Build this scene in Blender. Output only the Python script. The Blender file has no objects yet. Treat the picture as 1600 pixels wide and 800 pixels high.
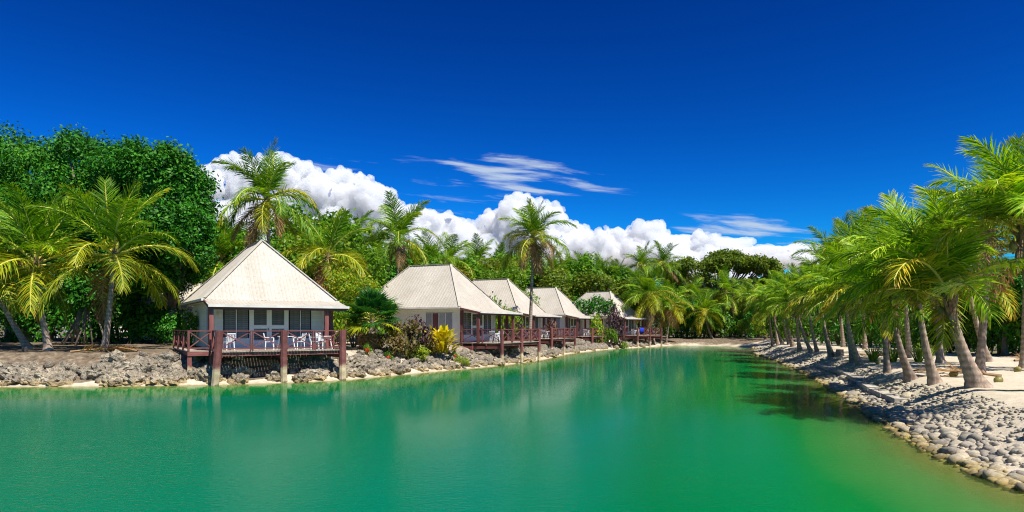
import bpy, bmesh, math, random
import numpy as np
from mathutils import Vector, Matrix, noise

# ------------------------------------------------------------------ camera, sky, sun, exposure
sc = bpy.context.scene
COL = sc.collection
F, CX, HY, EYE = 1067.0, 800.0, 510.0, 2.9      # focal length in photo pixels, centre column, horizon row, eye height
cam_d = bpy.data.cameras.new('camera')
cam = bpy.data.objects.new('camera', cam_d); COL.objects.link(cam)
cam.location = (0, 0, EYE); cam.rotation_euler = (math.pi / 2, 0, 0)
cam_d.sensor_width = 36; cam_d.lens = 36 * F / 1600
cam_d.shift_y = (HY - 400) / 1600
cam_d.clip_start = 0.1; cam_d.clip_end = 20000
sc.camera = cam

SUN_AZ, SUN_EL = math.radians(136), math.radians(56)     # azimuth from +Y towards +X
S = Vector((math.sin(SUN_AZ) * math.cos(SUN_EL), math.cos(SUN_AZ) * math.cos(SUN_EL), math.sin(SUN_EL)))
sun_d = bpy.data.lights.new('sun', 'SUN'); sun_d.energy = 5.0; sun_d.angle = math.radians(0.5); sun_d.color = (1.0, 0.955, 0.87)
sun = bpy.data.objects.new('sun', sun_d); COL.objects.link(sun)
sun.rotation_euler = (-S).to_track_quat('-Z', 'Y').to_euler(); sun.location = (30, -40, 60)

world = bpy.data.worlds.new('World'); sc.world = world; world.use_nodes = True
def build_world():
    nt = world.node_tree; nt.nodes.clear()
    N = lambda t, **k: _node(nt, t, **k)
    out = N('ShaderNodeOutputWorld'); bg = N('ShaderNodeBackground'); bg.inputs['Strength'].default_value = 0.105
    sky = N('ShaderNodeTexSky'); sky.sky_type = 'NISHITA'; sky.sun_disc = False
    sky.sun_elevation = SUN_EL; sky.sun_rotation = SUN_AZ; sky.ozone_density = 4.0; sky.air_density = 0.9; sky.dust_density = 0.25
    gam = N('ShaderNodeGamma'); gam.inputs[1].default_value = 1.9
    hs = N('ShaderNodeHueSaturation'); hs.inputs['Saturation'].default_value = 1.3; hs.inputs['Value'].default_value = 1.0
    mul = N('ShaderNodeMix'); mul.data_type = 'RGBA'; mul.blend_type = 'MULTIPLY'; mul.inputs[0].default_value = 1.0
    mul.inputs[7].default_value = (0.022, 0.160, 0.176, 1)
    L = nt.links.new
    L(sky.outputs[0], hs.inputs['Color']); L(hs.outputs[0], gam.inputs[0]); L(gam.outputs[0], mul.inputs[6])
    # thin high streaks of cloud, laid out by sky direction
    tc = N('ShaderNodeTexCoord'); sep = N('ShaderNodeSeparateXYZ'); L(tc.outputs['Generated'], sep.inputs[0])
    def M(op, a, b=None, c=None):
        m = N('ShaderNodeMath'); m.operation = op
        for i, v in enumerate((a, b, c)):
            if v is None: continue
            if isinstance(v, (int, float)): m.inputs[i].default_value = v
            else: L(v, m.inputs[i])
        return m.outputs[0]
    y = M('MAXIMUM', M('ABSOLUTE', sep.outputs[1]), 0.05)
    az = M('DIVIDE', sep.outputs[0], y); el = M('DIVIDE', sep.outputs[2], y)
    el2 = M('ADD', el, M('MULTIPLY', az, 0.10))
    cmb = N('ShaderNodeCombineXYZ'); L(M('MULTIPLY', az, 9.0), cmb.inputs[0]); L(M('MULTIPLY', el2, 80.0), cmb.inputs[1]); cmb.inputs[2].default_value = 3.7
    ns = N('ShaderNodeTexNoise'); ns.inputs['Scale'].default_value = 1.0; ns.inputs['Detail'].default_value = 6; ns.inputs['Roughness'].default_value = 0.55; ns.inputs['Distortion'].default_value = 0.3
    L(cmb.outputs[0], ns.inputs['Vector'])
    def blob(a0, e0, sa, se):
        dx = M('DIVIDE', M('SUBTRACT', az, a0), sa); dy = M('DIVIDE', M('SUBTRACT', el2, e0), se)
        r = M('ADD', M('MULTIPLY', dx, dx), M('MULTIPLY', dy, dy))
        return M('MAXIMUM', M('SUBTRACT', 1.0, r), 0.0)
    mask = M('MAXIMUM', M('MAXIMUM', blob(0.03, 0.222, 0.16, 0.052), blob(0.345, 0.175, 0.13, 0.032)), M('MULTIPLY', blob(-0.2, 0.19, 0.25, 0.06), 0.35))
    v = M('ADD', ns.outputs[0], M('MULTIPLY', mask, 0.24))
    ramp = N('ShaderNodeMapRange'); ramp.interpolation_type = 'SMOOTHSTEP'
    ramp.inputs[1].default_value = 0.64; ramp.inputs[2].default_value = 0.88; ramp.inputs[4].default_value = 0.85
    L(v, ramp.inputs[0])
    fac = M('MULTIPLY', ramp.outputs[0], M('MINIMUM', M('MULTIPLY', mask, 3.0), 1.0))
    mx = N('ShaderNodeMix'); mx.data_type = 'RGBA'; mx.inputs[7].default_value = (3.6, 4.3, 5.2, 1)
    L(fac, mx.inputs[0]); L(mul.outputs[2], mx.inputs[6]); L(mx.outputs[2], bg.inputs['Color']); L(bg.outputs[0], out.inputs[0])
def _node(nt, t, **k):
    n = nt.nodes.new(t)
    for a, b in k.items(): setattr(n, a, b)
    return n
build_world()
vs = sc.view_settings
vs.view_transform = 'Standard'; vs.look = 'None'; vs.gamma = 1.0; vs.exposure = 0.6; vs.use_curve_mapping = False
cy = sc.cycles
cy.max_bounces = 12; cy.volume_bounces = 10; cy.diffuse_bounces = 4; cy.glossy_bounces = 3; cy.transmission_bounces = 3; cy.transparent_max_bounces = 14
cy.caustics_reflective = False; cy.caustics_refractive = False; cy.sample_clamp_indirect = 6
cy.use_denoising = True; cy.denoising_prefilter = 'NONE'; cy.denoising_input_passes = 'RGB_ALBEDO_NORMAL'; cy.filter_width = 1.1; cy.use_adaptive_sampling = False

# ------------------------------------------------------------------ helpers
rnd = random.Random(7)
rng = np.random.default_rng(11)
def at(x, y, Y): return Vector(((x - CX) / F * Y, Y, EYE + (HY - y) / F * Y))
def X_at(x, Y): return (x - CX) / F * Y

def mesh(name, V, Fc, mats, idx=None, smooth=False, attr=None):
    """Faces all of one size (ndarray) or a list of lists."""
    me = bpy.data.meshes.new(name)
    if isinstance(Fc, np.ndarray):
        V = np.asarray(V, np.float32); n, k = Fc.shape
        me.vertices.add(len(V)); me.vertices.foreach_set('co', V.ravel())
        me.loops.add(n * k); me.loops.foreach_set('vertex_index', Fc.astype(np.int32).ravel())
        me.polygons.add(n); me.polygons.foreach_set('loop_start', np.arange(0, n * k, k, dtype=np.int32))
        me.update(calc_edges=True)
    else:
        me.from_pydata([tuple(v) for v in V], [], Fc)
    for m in (mats if isinstance(mats, (list, tuple)) else [mats]): me.materials.append(m)
    if idx is not None: me.polygons.foreach_set('material_index', np.asarray(idx, np.int32))
    if smooth: me.polygons.foreach_set('use_smooth', np.ones(len(me.polygons), bool))
    for k_, (dom, arr) in (attr or {}).items():
        a = me.attributes.new(k_, 'FLOAT', dom); a.data.foreach_set('value', np.asarray(arr, np.float32).ravel())
    me.update()
    return me

def link(name, data, parent=None, M=None):
    o = bpy.data.objects.new(name, data); COL.objects.link(o)
    if parent is not None: o.parent = parent
    if M is not None: o.matrix_basis = M
    return o
def tag(o, label=None, cat=None, group=None, kind=None):
    if label: o['label'] = label
    if cat: o['category'] = cat
    if group: o['group'] = group
    if kind: o['kind'] = kind
    return o
def thing(name, label, cat, group=None, M=None):
    o = link(name, None, None, M); o.empty_display_size = 0.3
    return tag(o, label, cat, group)
def TRS(loc, rz=0, s=1, rx=0, ry=0):
    sv = s if isinstance(s, (tuple, list)) else (s, s, s)
    return Matrix.Translation(loc) @ Matrix.Rotation(rz, 4, 'Z') @ Matrix.Rotation(ry, 4, 'Y') @ Matrix.Rotation(rx, 4, 'X') @ Matrix.Diagonal((*sv, 1))

CUBE = [(-.5,-.5,-.5),(.5,-.5,-.5),(.5,.5,-.5),(-.5,.5,-.5),(-.5,-.5,.5),(.5,-.5,.5),(.5,.5,.5),(-.5,.5,.5)]
CUBEF = [(0,3,2,1),(4,5,6,7),(0,1,5,4),(1,2,6,5),(2,3,7,6),(3,0,4,7)]
_unit = {}
def unit_box(mat):
    if mat.name not in _unit: _unit[mat.name] = mesh('box_' + mat.name, CUBE, CUBEF, mat)
    return _unit[mat.name]
def boxo(name, mat, parent, c, s, rz=0):
    return link(name, unit_box(mat), parent, TRS(c, rz, s))
def box_range(name, mat, parent, a, b):
    return boxo(name, mat, parent, [(p + q) / 2 for p, q in zip(a, b)], [abs(q - p) for p, q in zip(a, b)])
def beam_matrix(p, q, w, h):
    p, q = Vector(p), Vector(q); d = q - p; L = d.length; z = d / L
    up = Vector((0, 0, 1)) if abs(z.z) < 0.95 else Vector((0, 1, 0))
    x = up.cross(z).normalized(); y = z.cross(x)
    R = Matrix((x, y, z)).transposed().to_4x4()
    return Matrix.Translation((p + q) / 2) @ R @ Matrix.Diagonal((w, h, L, 1))
def beamo(name, mat, parent, p, q, w, h):      # w across, h vertical
    return link(name, unit_box(mat), parent, beam_matrix(p, q, w, h))

class MB:
    """collects shapes that make up ONE part"""
    def __init__(s): s.V, s.F = [], []
    def add(s, V, Fc):
        n = len(s.V); s.V += [tuple(v) for v in V]; s.F += [tuple(i + n for i in f) for f in Fc]; return s
    def beam(s, p, q, w, h): M = beam_matrix(p, q, w, h); return s.add([M @ Vector(v) for v in CUBE], CUBEF)
    def box(s, a, b): return s.add([tuple(a[i] + (b[i] - a[i]) * (v[i] + .5) for i in range(3)) for v in CUBE], CUBEF)
    def tube(s, P, R, n=8, cap=True):
        V, Fc = tube_geo(P, R, n, cap); return s.add(V, Fc)
    def build(s, name, mat, parent=None, M=None, smooth=False):
        return link(name, mesh(name, s.V, s.F, mat, smooth=smooth), parent, M)
    def mesh(s, name, mat, smooth=False): return mesh(name, s.V, s.F, mat, smooth=smooth)
def tube_geo(P, R, n=8, cap=True, jitter=0, rs=None):
    P = [Vector(p) for p in P]; V, Fc = [], []
    prev = None
    for i, p in enumerate(P):
        t = (P[min(i + 1, len(P) - 1)] - P[max(i - 1, 0)]).normalized()
        a = prev if prev else (Vector((1, 0, 0)) if abs(t.x) < .9 else Vector((0, 1, 0)))
        a = (a - t * a.dot(t)).normalized(); b = t.cross(a); prev = a
        for k in range(n):
            w = 2 * math.pi * k / n; r = R[i] * (1 + (rs.uniform(-jitter, jitter) if jitter else 0))
            V.append(p + (a * math.cos(w) + b * math.sin(w)) * r)
    for i in range(len(P) - 1):
        for k in range(n):
            Fc.append((i * n + k, i * n + (k + 1) % n, (i + 1) * n + (k + 1) % n, (i + 1) * n + k))
    if cap:
        Fc.append(tuple(range(n))[::-1]); Fc.append(tuple((len(P) - 1) * n + k for k in range(n)))
    return V, Fc

# ------------------------------------------------------------------ materials
def mat(name):
    m = bpy.data.materials.new(name); m.use_nodes = True; nt = m.node_tree
    b = nt.nodes['Principled BSDF']
    return m, nt, b
def noise_node(nt, scale, detail=4, rough=.55, coord='Object', vec=None, dist=0):
    tc = nt.nodes.new('ShaderNodeTexCoord'); n = nt.nodes.new('ShaderNodeTexNoise')
    n.inputs['Scale'].default_value = scale; n.inputs['Detail'].default_value = detail; n.inputs['Roughness'].default_value = rough; n.inputs['Distortion'].default_value = dist
    if vec is not None:
        mp = nt.nodes.new('ShaderNodeMapping'); mp.inputs['Scale'].default_value = vec
        nt.links.new(tc.outputs[coord], mp.inputs[0]); nt.links.new(mp.outputs[0], n.inputs[0])
    else: nt.links.new(tc.outputs[coord], n.inputs[0])
    return n.outputs[0]
def ramp(nt, fac, stops):
    r = nt.nodes.new('ShaderNodeValToRGB'); e = r.color_ramp.elements
    while len(e) < len(stops): e.new(0.5)
    for el, (p, c) in zip(e, stops): el.position = p; el.color = (*c, 1)
    nt.links.new(fac, r.inputs[0]); return r.outputs[0]
def mixc(nt, fac, a, b, mode='MIX'):
    m = nt.nodes.new('ShaderNodeMix'); m.data_type = 'RGBA'; m.blend_type = mode
    for i, v in ((0, fac), (6, a), (7, b)):
        if isinstance(v, (int, float)): m.inputs[i].default_value = v
        elif isinstance(v, tuple): m.inputs[i].default_value = (*v, 1)
        else: nt.links.new(v, m.inputs[i])
    return m.outputs[2]
def mathn(nt, op, a, b=0.0):
    m = nt.nodes.new('ShaderNodeMath'); m.operation = op
    for i, v in ((0, a), (1, b)):
        if isinstance(v, (int, float)): m.inputs[i].default_value = v
        else: nt.links.new(v, m.inputs[i])
    return m.outputs[0]
def maprange(nt, v, a, b, c=0.0, d=1.0):
    m = nt.nodes.new('ShaderNodeMapRange'); m.interpolation_type = 'SMOOTHSTEP'
    for i, x in enumerate((v, a, b, c, d)):
        if isinstance(x, (int, float)): m.inputs[i].default_value = x
        else: nt.links.new(x, m.inputs[i])
    return m.outputs[0]
def bump(nt, b, h, strength=.4, dist=.03):
    n = nt.nodes.new('ShaderNodeBump'); n.inputs['Strength'].default_value = strength; n.inputs['Distance'].default_value = dist
    nt.links.new(h, n.inputs['Height']); nt.links.new(n.outputs[0], b.inputs['Normal']); return n
def objrand(nt): return nt.nodes.new('ShaderNodeObjectInfo').outputs['Random']
def attrf(nt, name):
    a = nt.nodes.new('ShaderNodeAttribute'); a.attribute_name = name; return a.outputs['Fac']
def pos_z(nt):
    g = nt.nodes.new('ShaderNodeNewGeometry'); s = nt.nodes.new('ShaderNodeSeparateXYZ'); nt.links.new(g.outputs['Position'], s.inputs[0]); return s.outputs[2]

def leafy(name, c_dark, c_light, c_old=None, trans=.35, rough=.45, rand=True, tcol=1.6):
    """thin leaf: reflecting side plus light let through; colour varies leaf by leaf and plant by plant"""
    m, nt, b = mat(name)
    f = attrf(nt, 'var')
    col = mixc(nt, f, c_dark, c_light)
    if c_old: col = mixc(nt, maprange(nt, mathn(nt, 'ADD', attrf(nt, 'var2'), mathn(nt, 'MULTIPLY', objrand(nt), .35)), .75, 1.4), col, c_old)
    if rand: col = mixc(nt, 1.0, col, ramp(nt, objrand(nt), [(0, (.72, .76, .7)), (.5, (1, 1, 1)), (1, (1.32, 1.18, 1.0))]), 'MULTIPLY')
    nt.links.new(col, b.inputs['Base Color']); b.inputs['Roughness'].default_value = rough; b.inputs['Specular IOR Level'].default_value = .22
    t = nt.nodes.new('ShaderNodeBsdfTranslucent'); tc = mixc(nt, 1.0, col, (tcol * 1.1, tcol, tcol * .5), 'MULTIPLY'); nt.links.new(tc, t.inputs[0])
    mx = nt.nodes.new('ShaderNodeMixShader'); mx.inputs[0].default_value = trans
    nt.links.new(b.outputs[0], mx.inputs[1]); nt.links.new(t.outputs[0], mx.inputs[2])
    nt.links.new(mx.outputs[0], nt.nodes['Material Output'].inputs[0])
    return m

def plain(name, color, rough=.6, var=.12, nscale=3, bstr=0.0, bscale=40, spec=.4, coord='Object', rand=.1, vec=None):
    m, nt, b = mat(name)
    n = noise_node(nt, nscale, 5, coord=coord, vec=vec)
    lo = tuple(c * (1 - var) for c in color); hi = tuple(min(1, c * (1 + var)) for c in color)
    col = ramp(nt, n, [(.3, lo), (.7, hi)])
    if rand: col = mixc(nt, 1.0, col, ramp(nt, objrand(nt), [(0, (1 - rand,) * 3), (1, (1 + rand,) * 3)]), 'MULTIPLY')
    nt.links.new(col, b.inputs['Base Color']); b.inputs['Roughness'].default_value = rough; b.inputs['Specular IOR Level'].default_value = spec
    if bstr: bump(nt, b, noise_node(nt, bscale, 4, coord=coord), bstr, .01)
    return m

Mt = {}
def make_materials():
    Mt['frond'] = leafy('palm_leaflet', (.040, .135, .006), (.22, .40, .010), (.42, .38, .012), .32)
    Mt['frond_n'] = leafy('palm_leaflet_young', (.060, .18, .007), (.33, .54, .012), (.48, .48, .014), .34)
    Mt['frond_y'] = leafy('palm_leaflet_yellowing', (.08, .17, .009), (.42, .42, .016), (.50, .32, .03), .28)
    Mt['frond_d'] = leafy('palm_leaflet_dry', (.13, .075, .03), (.38, .23, .095), None, .2, .7)
    Mt['frond_dk'] = leafy('fan_leaflet', (.010, .062, .012), (.035, .150, .020), None, .25, .35)
    Mt['rachis'] = plain('frond_stalk', (.50, .46, .07), .45, .3, 2)
    Mt['rachis_d'] = plain('dry_frond_stalk', (.30, .19, .09), .7, .3, 2)
    Mt['husk'] = plain('crown_husk', (.17, .105, .055), .85, .5, 9, .8, 30)
    Mt['nut'] = plain('coconut_husk', (.24, .21, .05), .5, .4, 4, rand=.4)
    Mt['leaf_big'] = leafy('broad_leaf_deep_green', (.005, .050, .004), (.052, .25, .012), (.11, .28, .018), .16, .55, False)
    Mt['leaf_mid'] = leafy('broad_leaf_green', (.042, .14, .008), (.165, .34, .014), None, .28, .45)
    Mt['leaf_olive'] = leafy('broad_leaf_olive', (.055, .115, .010), (.20, .285, .020), (.27, .17, .03), .28, .5)
    Mt['leaf_bright'] = leafy('broad_leaf_bright', (.06, .17, .010), (.20, .36, .02), (.42, .36, .03), .35, .4)
    Mt['leaf_yellow'] = leafy('croton_leaf_yellow', (.42, .33, .012), (.80, .66, .015), None, .35, .4)
    Mt['leaf_purple'] = leafy('shrub_leaf_purple', (.045, .022, .035), (.17, .085, .105), (.12, .10, .03), .2, .5)
    Mt['leaf_brown'] = leafy('shrub_leaf_mottled', (.07, .075, .02), (.28, .21, .07), (.22, .06, .03), .25, .5)
    Mt['red'] = plain('red_petal', (.62, .03, .02), .5, .2, 8)
    Mt['strap'] = leafy('strap_leaf', (.08, .17, .015), (.26, .36, .04), None, .35, .4)
    Mt['bark'] = plain('bark', (.16, .125, .095), .9, .4, 5, .9, 14)
    # palm trunk: grey with leaf-scar rings and cracks
    m, nt, b = mat('palm_trunk')
    n1 = noise_node(nt, 3, 6, .6, vec=(1, 1, 2.5)); n2 = noise_node(nt, 14, 4, .6, vec=(1, 1, .35))
    col = mixc(nt, .5, ramp(nt, n1, [(.3, (.19, .135, .098)), (.55, (.40, .31, .24)), (.75, (.56, .47, .38))]), ramp(nt, n2, [(.35, (.17, .12, .09)), (.65, (.52, .42, .335))]))
    rg = attrf(nt, 'ring'); col = mixc(nt, mathn(nt, 'MULTIPLY', rg, .5), col, (.11, .08, .06))
    col = mixc(nt, 1.0, col, ramp(nt, objrand(nt), [(0, (.75, .72, .7)), (1, (1.2, 1.15, 1.1))]), 'MULTIPLY')
    nt.links.new(col, b.inputs['Base Color']); b.inputs['Roughness'].default_value = .9; b.inputs['Specular IOR Level'].default_value = .2
    bump(nt, b, n2, .7, .03); Mt['palm_trunk'] = m
    # corrugated painted roof
    m, nt, b = mat('roof_sheet_paint')
    n1 = noise_node(nt, .5, 6, .6); n2 = noise_node(nt, 1.6, 5, .65, vec=(5, 5, .6)); n3 = noise_node(nt, .25, 3, coord='Object')
    col = ramp(nt, n1, [(.3, (.42, .38, .315)), (.7, (.52, .475, .405))])
    col = mixc(nt, maprange(nt, n2, .46, .72, 0, .6), col, (.31, .26, .185))
    col = mixc(nt, 1.0, col, ramp(nt, objrand(nt), [(0, (.94, .93, .91)), (1, (1.04, 1.035, 1.03))]), 'MULTIPLY')
    nt.links.new(col, b.inputs['Base Color']); b.inputs['Roughness'].default_value = .55; b.inputs['Specular IOR Level'].default_value = .3
    Mt['roof'] = m
    Mt['gutter'] = plain('gutter_paint', (.64, .59, .53), .5, .15, 1.5)
    Mt['board'] = plain('weatherboard_paint', (.80, .76, .68), .6, .06, 1.2, rand=.04)
    Mt['cream'] = plain('cream_frame_paint', (.80, .775, .71), .5, .06, 2, rand=.02)
    Mt['slat'] = plain('louvre_slat_glass', (.24, .235, .225), .22, .35, 2.5, spec=.6)
    Mt['dark'] = plain('dark_interior', (.012, .011, .011), .8, .3, 2)
    Mt['curtain'] = plain('curtain_cloth', (.30, .30, .32), .8, .2, 6)
    Mt['curtain_b'] = plain('maroon_shutter_paint', (.13, .045, .05), .6, .2, 6)
    # red-brown stained timber, worn bare towards the tide line where marked
    def timber(name, worn):
        m, nt, b = mat(name)
        n1 = noise_node(nt, 2.2, 6, .62); n2 = noise_node(nt, 20, 3, .6, vec=(1, 1, .12))
        col = ramp(nt, n1, [(.28, (.115, .036, .034)), (.55, (.20, .068, .060)), (.8, (.30, .135, .115))])
        col = mixc(nt, maprange(nt, n2, .55, .75, 0, .5), col, (.10, .04, .036))
        if worn:
            z = mathn(nt, 'ADD', pos_z(nt), mathn(nt, 'MULTIPLY', mathn(nt, 'SUBTRACT', n1, .5), 1.0))
            bare = ramp(nt, n1, [(.3, (.30, .22, .12)), (.6, (.60, .48, .30)), (.8, (.44, .26, .10))])
            col = mixc(nt, maprange(nt, z, .72, .95), bare, col)
            col = mixc(nt, maprange(nt, z, .02, .16), (.16, .15, .075), col)
        col = mixc(nt, 1.0, col, ramp(nt, objrand(nt), [(0, (.78, .78, .78)), (1, (1.2, 1.18, 1.15))]), 'MULTIPLY')
        nt.links.new(col, b.inputs['Base Color']); b.inputs['Roughness'].default_value = .7; b.inputs['Specular IOR Level'].default_value = .3
        bump(nt, b, n2, .5, .02); return m
    Mt['timber'] = timber('stained_timber', False); Mt['pile'] = timber('weathered_timber_pile', True)
    Mt['plank'] = plain('deck_plank_wood', (.40, .32, .245), .75, .25, 3, .3, 20, rand=.2)
    Mt['plastic'] = plain('white_plastic', (.70, .70, .70), .35, .03, 2, rand=0)
    Mt['blue'] = plain('blue_cloth', (.01, .03, .42), .7, .2, 5)
    # pitted coral rock, tan at the tide line
    m, nt, b = mat('coral_rock')
    n1 = noise_node(nt, 2.2, 7, .65); n2 = noise_node(nt, 7, 6, .7)
    vt = nt.nodes.new('ShaderNodeTexVoronoi'); vt.inputs['Scale'].default_value = 9; tcn = nt.nodes.new('ShaderNodeTexCoord'); nt.links.new(tcn.outputs['Object'], vt.inputs['Vector'])
    col = ramp(nt, n1, [(.25, (.15, .12, .085)), (.5, (.37, .315, .235)), (.75, (.58, .515, .41))])
    col = mixc(nt, maprange(nt, n2, .34, .50), (.12, .10, .08), col)
    z = mathn(nt, 'ADD', pos_z(nt), mathn(nt, 'MULTIPLY', mathn(nt, 'SUBTRACT', n1, .5), .5))
    col = mixc(nt, maprange(nt, z, .12, .42), mixc(nt, n2, (.30, .21, .10), (.56, .44, .25)), col)
    col = mixc(nt, 1.0, col, ramp(nt, objrand(nt), [(0, (.62, .62, .62)), (1, (1.25, 1.22, 1.15))]), 'MULTIPLY')
    nt.links.new(col, b.inputs['Base Color']); b.inputs['Roughness'].default_value = .95; b.inputs['Specular IOR Level'].default_value = .15
    bump(nt, b, mathn(nt, 'ADD', n2, mathn(nt, 'MULTIPLY', vt.outputs[0], .5)), 1.0, .09); Mt['coral'] = m
    # rounded bank stones, yellow-brown when wet
    m, nt, b = mat('bank_stone')
    n1 = noise_node(nt, 3, 6, .6); n2 = noise_node(nt, 25, 4, .6)
    col = ramp(nt, n1, [(.3, (.24, .21, .16)), (.7, (.45, .40, .315))])
    col = mixc(nt, maprange(nt, n2, .55, .75, 0, .5), col, (.24, .22, .18))
    z = mathn(nt, 'ADD', pos_z(nt), mathn(nt, 'MULTIPLY', mathn(nt, 'SUBTRACT', n1, .5), .2))
    col = mixc(nt, maprange(nt, z, .03, .17), (.27, .205, .075), col)
    col = mixc(nt, 1.0, col, ramp(nt, objrand(nt), [(0, (.6, .6, .62)), (.5, (1, 1, 1)), (1, (1.3, 1.25, 1.12))]), 'MULTIPLY')
    nt.links.new(col, b.inputs['Base Color']); b.inputs['Roughness'].default_value = .85; b.inputs['Specular IOR Level'].default_value = .25
    bump(nt, b, n2, .4, .02); Mt['stone'] = m
    Mt['concrete'] = plain('kerb_concrete', (.38, .345, .29), .9, .35, 3, .6, 20)
    # ground: sand, leaf litter, grass by attribute
    m, nt, b = mat('ground')
    n1 = noise_node(nt, .35, 7, .62); n2 = noise_node(nt, 3.5, 6, .65); n3 = noise_node(nt, 30, 4, .7)
    sand = ramp(nt, n2, [(.3, (.46, .385, .28)), (.7, (.62, .54, .415))])
    litter = ramp(nt, n2, [(.3, (.075, .052, .034)), (.5, (.16, .118, .078)), (.72, (.30, .245, .175))])
    grass = ramp(nt, n2, [(.3, (.045, .065, .012)), (.7, (.13, .165, .03))])
    s = mathn(nt, 'ADD', attrf(nt, 'sand'), mathn(nt, 'MULTIPLY', mathn(nt, 'SUBTRACT', n1, .5), .9))
    col = mixc(nt, maprange(nt, s, .38, .62), litter, sand)
    g = mathn(nt, 'ADD', attrf(nt, 'grass'), mathn(nt, 'MULTIPLY', mathn(nt, 'SUBTRACT', n2, .5), 1.4))
    col = mixc(nt, maprange(nt, g, .45, .75), col, grass)
    z = mathn(nt, 'ADD', pos_z(nt), mathn(nt, 'MULTIPLY', mathn(nt, 'SUBTRACT', n2, .5), .15))
    col = mixc(nt, maprange(nt, z, -.12, .12), (.215, .17, .060), col)
    nt.links.new(col, b.inputs['Base Color']); b.inputs['Roughness'].default_value = .95; b.inputs['Specular IOR Level'].default_value = .15
    bump(nt, b, mathn(nt, 'ADD', n2, mathn(nt, 'MULTIPLY', n3, .4)), .6, .06); Mt['ground'] = m
    # lagoon water: turbid body that hides the bed with depth, under a rippled reflecting surface
    m, nt, b = mat('lagoon_water'); nt.nodes.remove(b)
    d = attrf(nt, 'depth')
    nA = noise_node(nt, .05, 4, .5)
    dd = mathn(nt, 'ADD', d, mathn(nt, 'MULTIPLY', mathn(nt, 'SUBTRACT', nA, .5), .9))
    body = ramp(nt, mathn(nt, 'DIVIDE', dd, 3.0), [(.0, (.17, .22, .045)), (.10, (.06, .21, .048)), (.30, (.001, .160, .030)), (.7, (.0, .124, .027)), (1.0, (.0, .132, .066))])
    tcn = nt.nodes.new('ShaderNodeTexCoord')
    def rip(sx, sy, sc_, det):
        mp = nt.nodes.new('ShaderNodeMapping'); mp.inputs['Scale'].default_value = (sx, sy, 1); mp.inputs['Rotation'].default_value = (0, 0, .25)
        n = nt.nodes.new('ShaderNodeTexNoise'); n.inputs['Scale'].default_value = sc_; n.inputs['Detail'].default_value = det; n.inputs['Roughness'].default_value = .55
        nt.links.new(tcn.outputs['Object'], mp.inputs[0]); nt.links.new(mp.outputs[0], n.inputs[0]); return n.outputs[0]
    h = mathn(nt, 'ADD', mathn(nt, 'MULTIPLY', rip(.8, 1.1, 8.0, 5), .0165), mathn(nt, 'MULTIPLY', rip(.5, 1, 1.1, 2), .013))
    sxy = nt.nodes.new('ShaderNodeSeparateXYZ'); nt.links.new(tcn.outputs['Object'], sxy.inputs[0])
    breeze = mathn(nt, 'MULTIPLY', maprange(nt, sxy.outputs[1], 7, 27, 1.7, .24), maprange(nt, noise_node(nt, .09, 3, .5, vec=(1, .5, 1)), .35, .65, .55, 1.15))
    h = mathn(nt, 'MULTIPLY', h, breeze)
    bn = nt.nodes.new('ShaderNodeBump'); bn.inputs['Strength'].default_value = .62; bn.inputs['Distance'].default_value = 1.0; nt.links.new(h, bn.inputs['Height'])
    df = nt.nodes.new('ShaderNodeSubsurfaceScattering'); df.falloff = 'BURLEY'; df.inputs['Scale'].default_value = 1.0; df.inputs['Radius'].default_value = (3.0, 5.0, 4.2); nt.links.new(body, df.inputs['Color'])
    dl = nt.nodes.new('ShaderNodeBsdfDiffuse'); nt.links.new(body, dl.inputs[0]); nt.links.new(bn.outputs[0], dl.inputs['Normal']); mb = nt.nodes.new('ShaderNodeMixShader'); mb.inputs[0].default_value = .5; nt.links.new(df.outputs[0], mb.inputs[1]); nt.links.new(dl.outputs[0], mb.inputs[2]); df = mb
    tr = nt.nodes.new('ShaderNodeBsdfTransparent'); tr.inputs[0].default_value = (.80, .88, .62, 1)
    al = mathn(nt, 'SUBTRACT', 1.0, mathn(nt, 'POWER', 2.718, mathn(nt, 'MULTIPLY', mathn(nt, 'MAXIMUM', d, 0.0), -3.4)))
    mx = nt.nodes.new('ShaderNodeMixShader'); nt.links.new(al, mx.inputs[0]); nt.links.new(tr.outputs[0], mx.inputs[1]); nt.links.new(df.outputs[0], mx.inputs[2])
    gl = nt.nodes.new('ShaderNodeBsdfGlossy'); gl.inputs['Roughness'].default_value = .06; nt.links.new(bn.outputs[0], gl.inputs['Normal'])
    fr = nt.nodes.new('ShaderNodeFresnel'); fr.inputs[0].default_value = 1.33; nt.links.new(bn.outputs[0], fr.inputs['Normal'])
    mx2 = nt.nodes.new('ShaderNodeMixShader'); nt.links.new(mathn(nt, 'MULTIPLY', mathn(nt, 'POWER', fr.outputs[0], 1.45), .76), mx2.inputs[0]); nt.links.new(mx.outputs[0], mx2.inputs[1]); nt.links.new(gl.outputs[0], mx2.inputs[2])
    nt.links.new(mx2.outputs[0], nt.nodes['Material Output'].inputs[0]); Mt['water'] = m
    # cloud: closed bodies of pale vapour, so edges are soft
    def vapour(name, dens):
        m, nt, b = mat(name); nt.nodes.remove(b); v = nt.nodes.new('ShaderNodeVolumePrincipled'); v.inputs['Color'].default_value = (.925, .93, .94, 1); v.inputs['Density'].default_value = dens; v.inputs['Anisotropy'].default_value = 0.0
        nt.links.new(v.outputs[0], nt.nodes['Material Output'].inputs['Volume']); return m
    Mt['cloud'] = vapour('cloud_vapour', .04); Mt['layer'] = vapour('layer_cloud_vapour', .018)
    Mt['hill'] = plain('far_wooded_hill', (.05, .085, .045), .95, .4, .02, 1, .05, rand=0)
make_materials()

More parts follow.
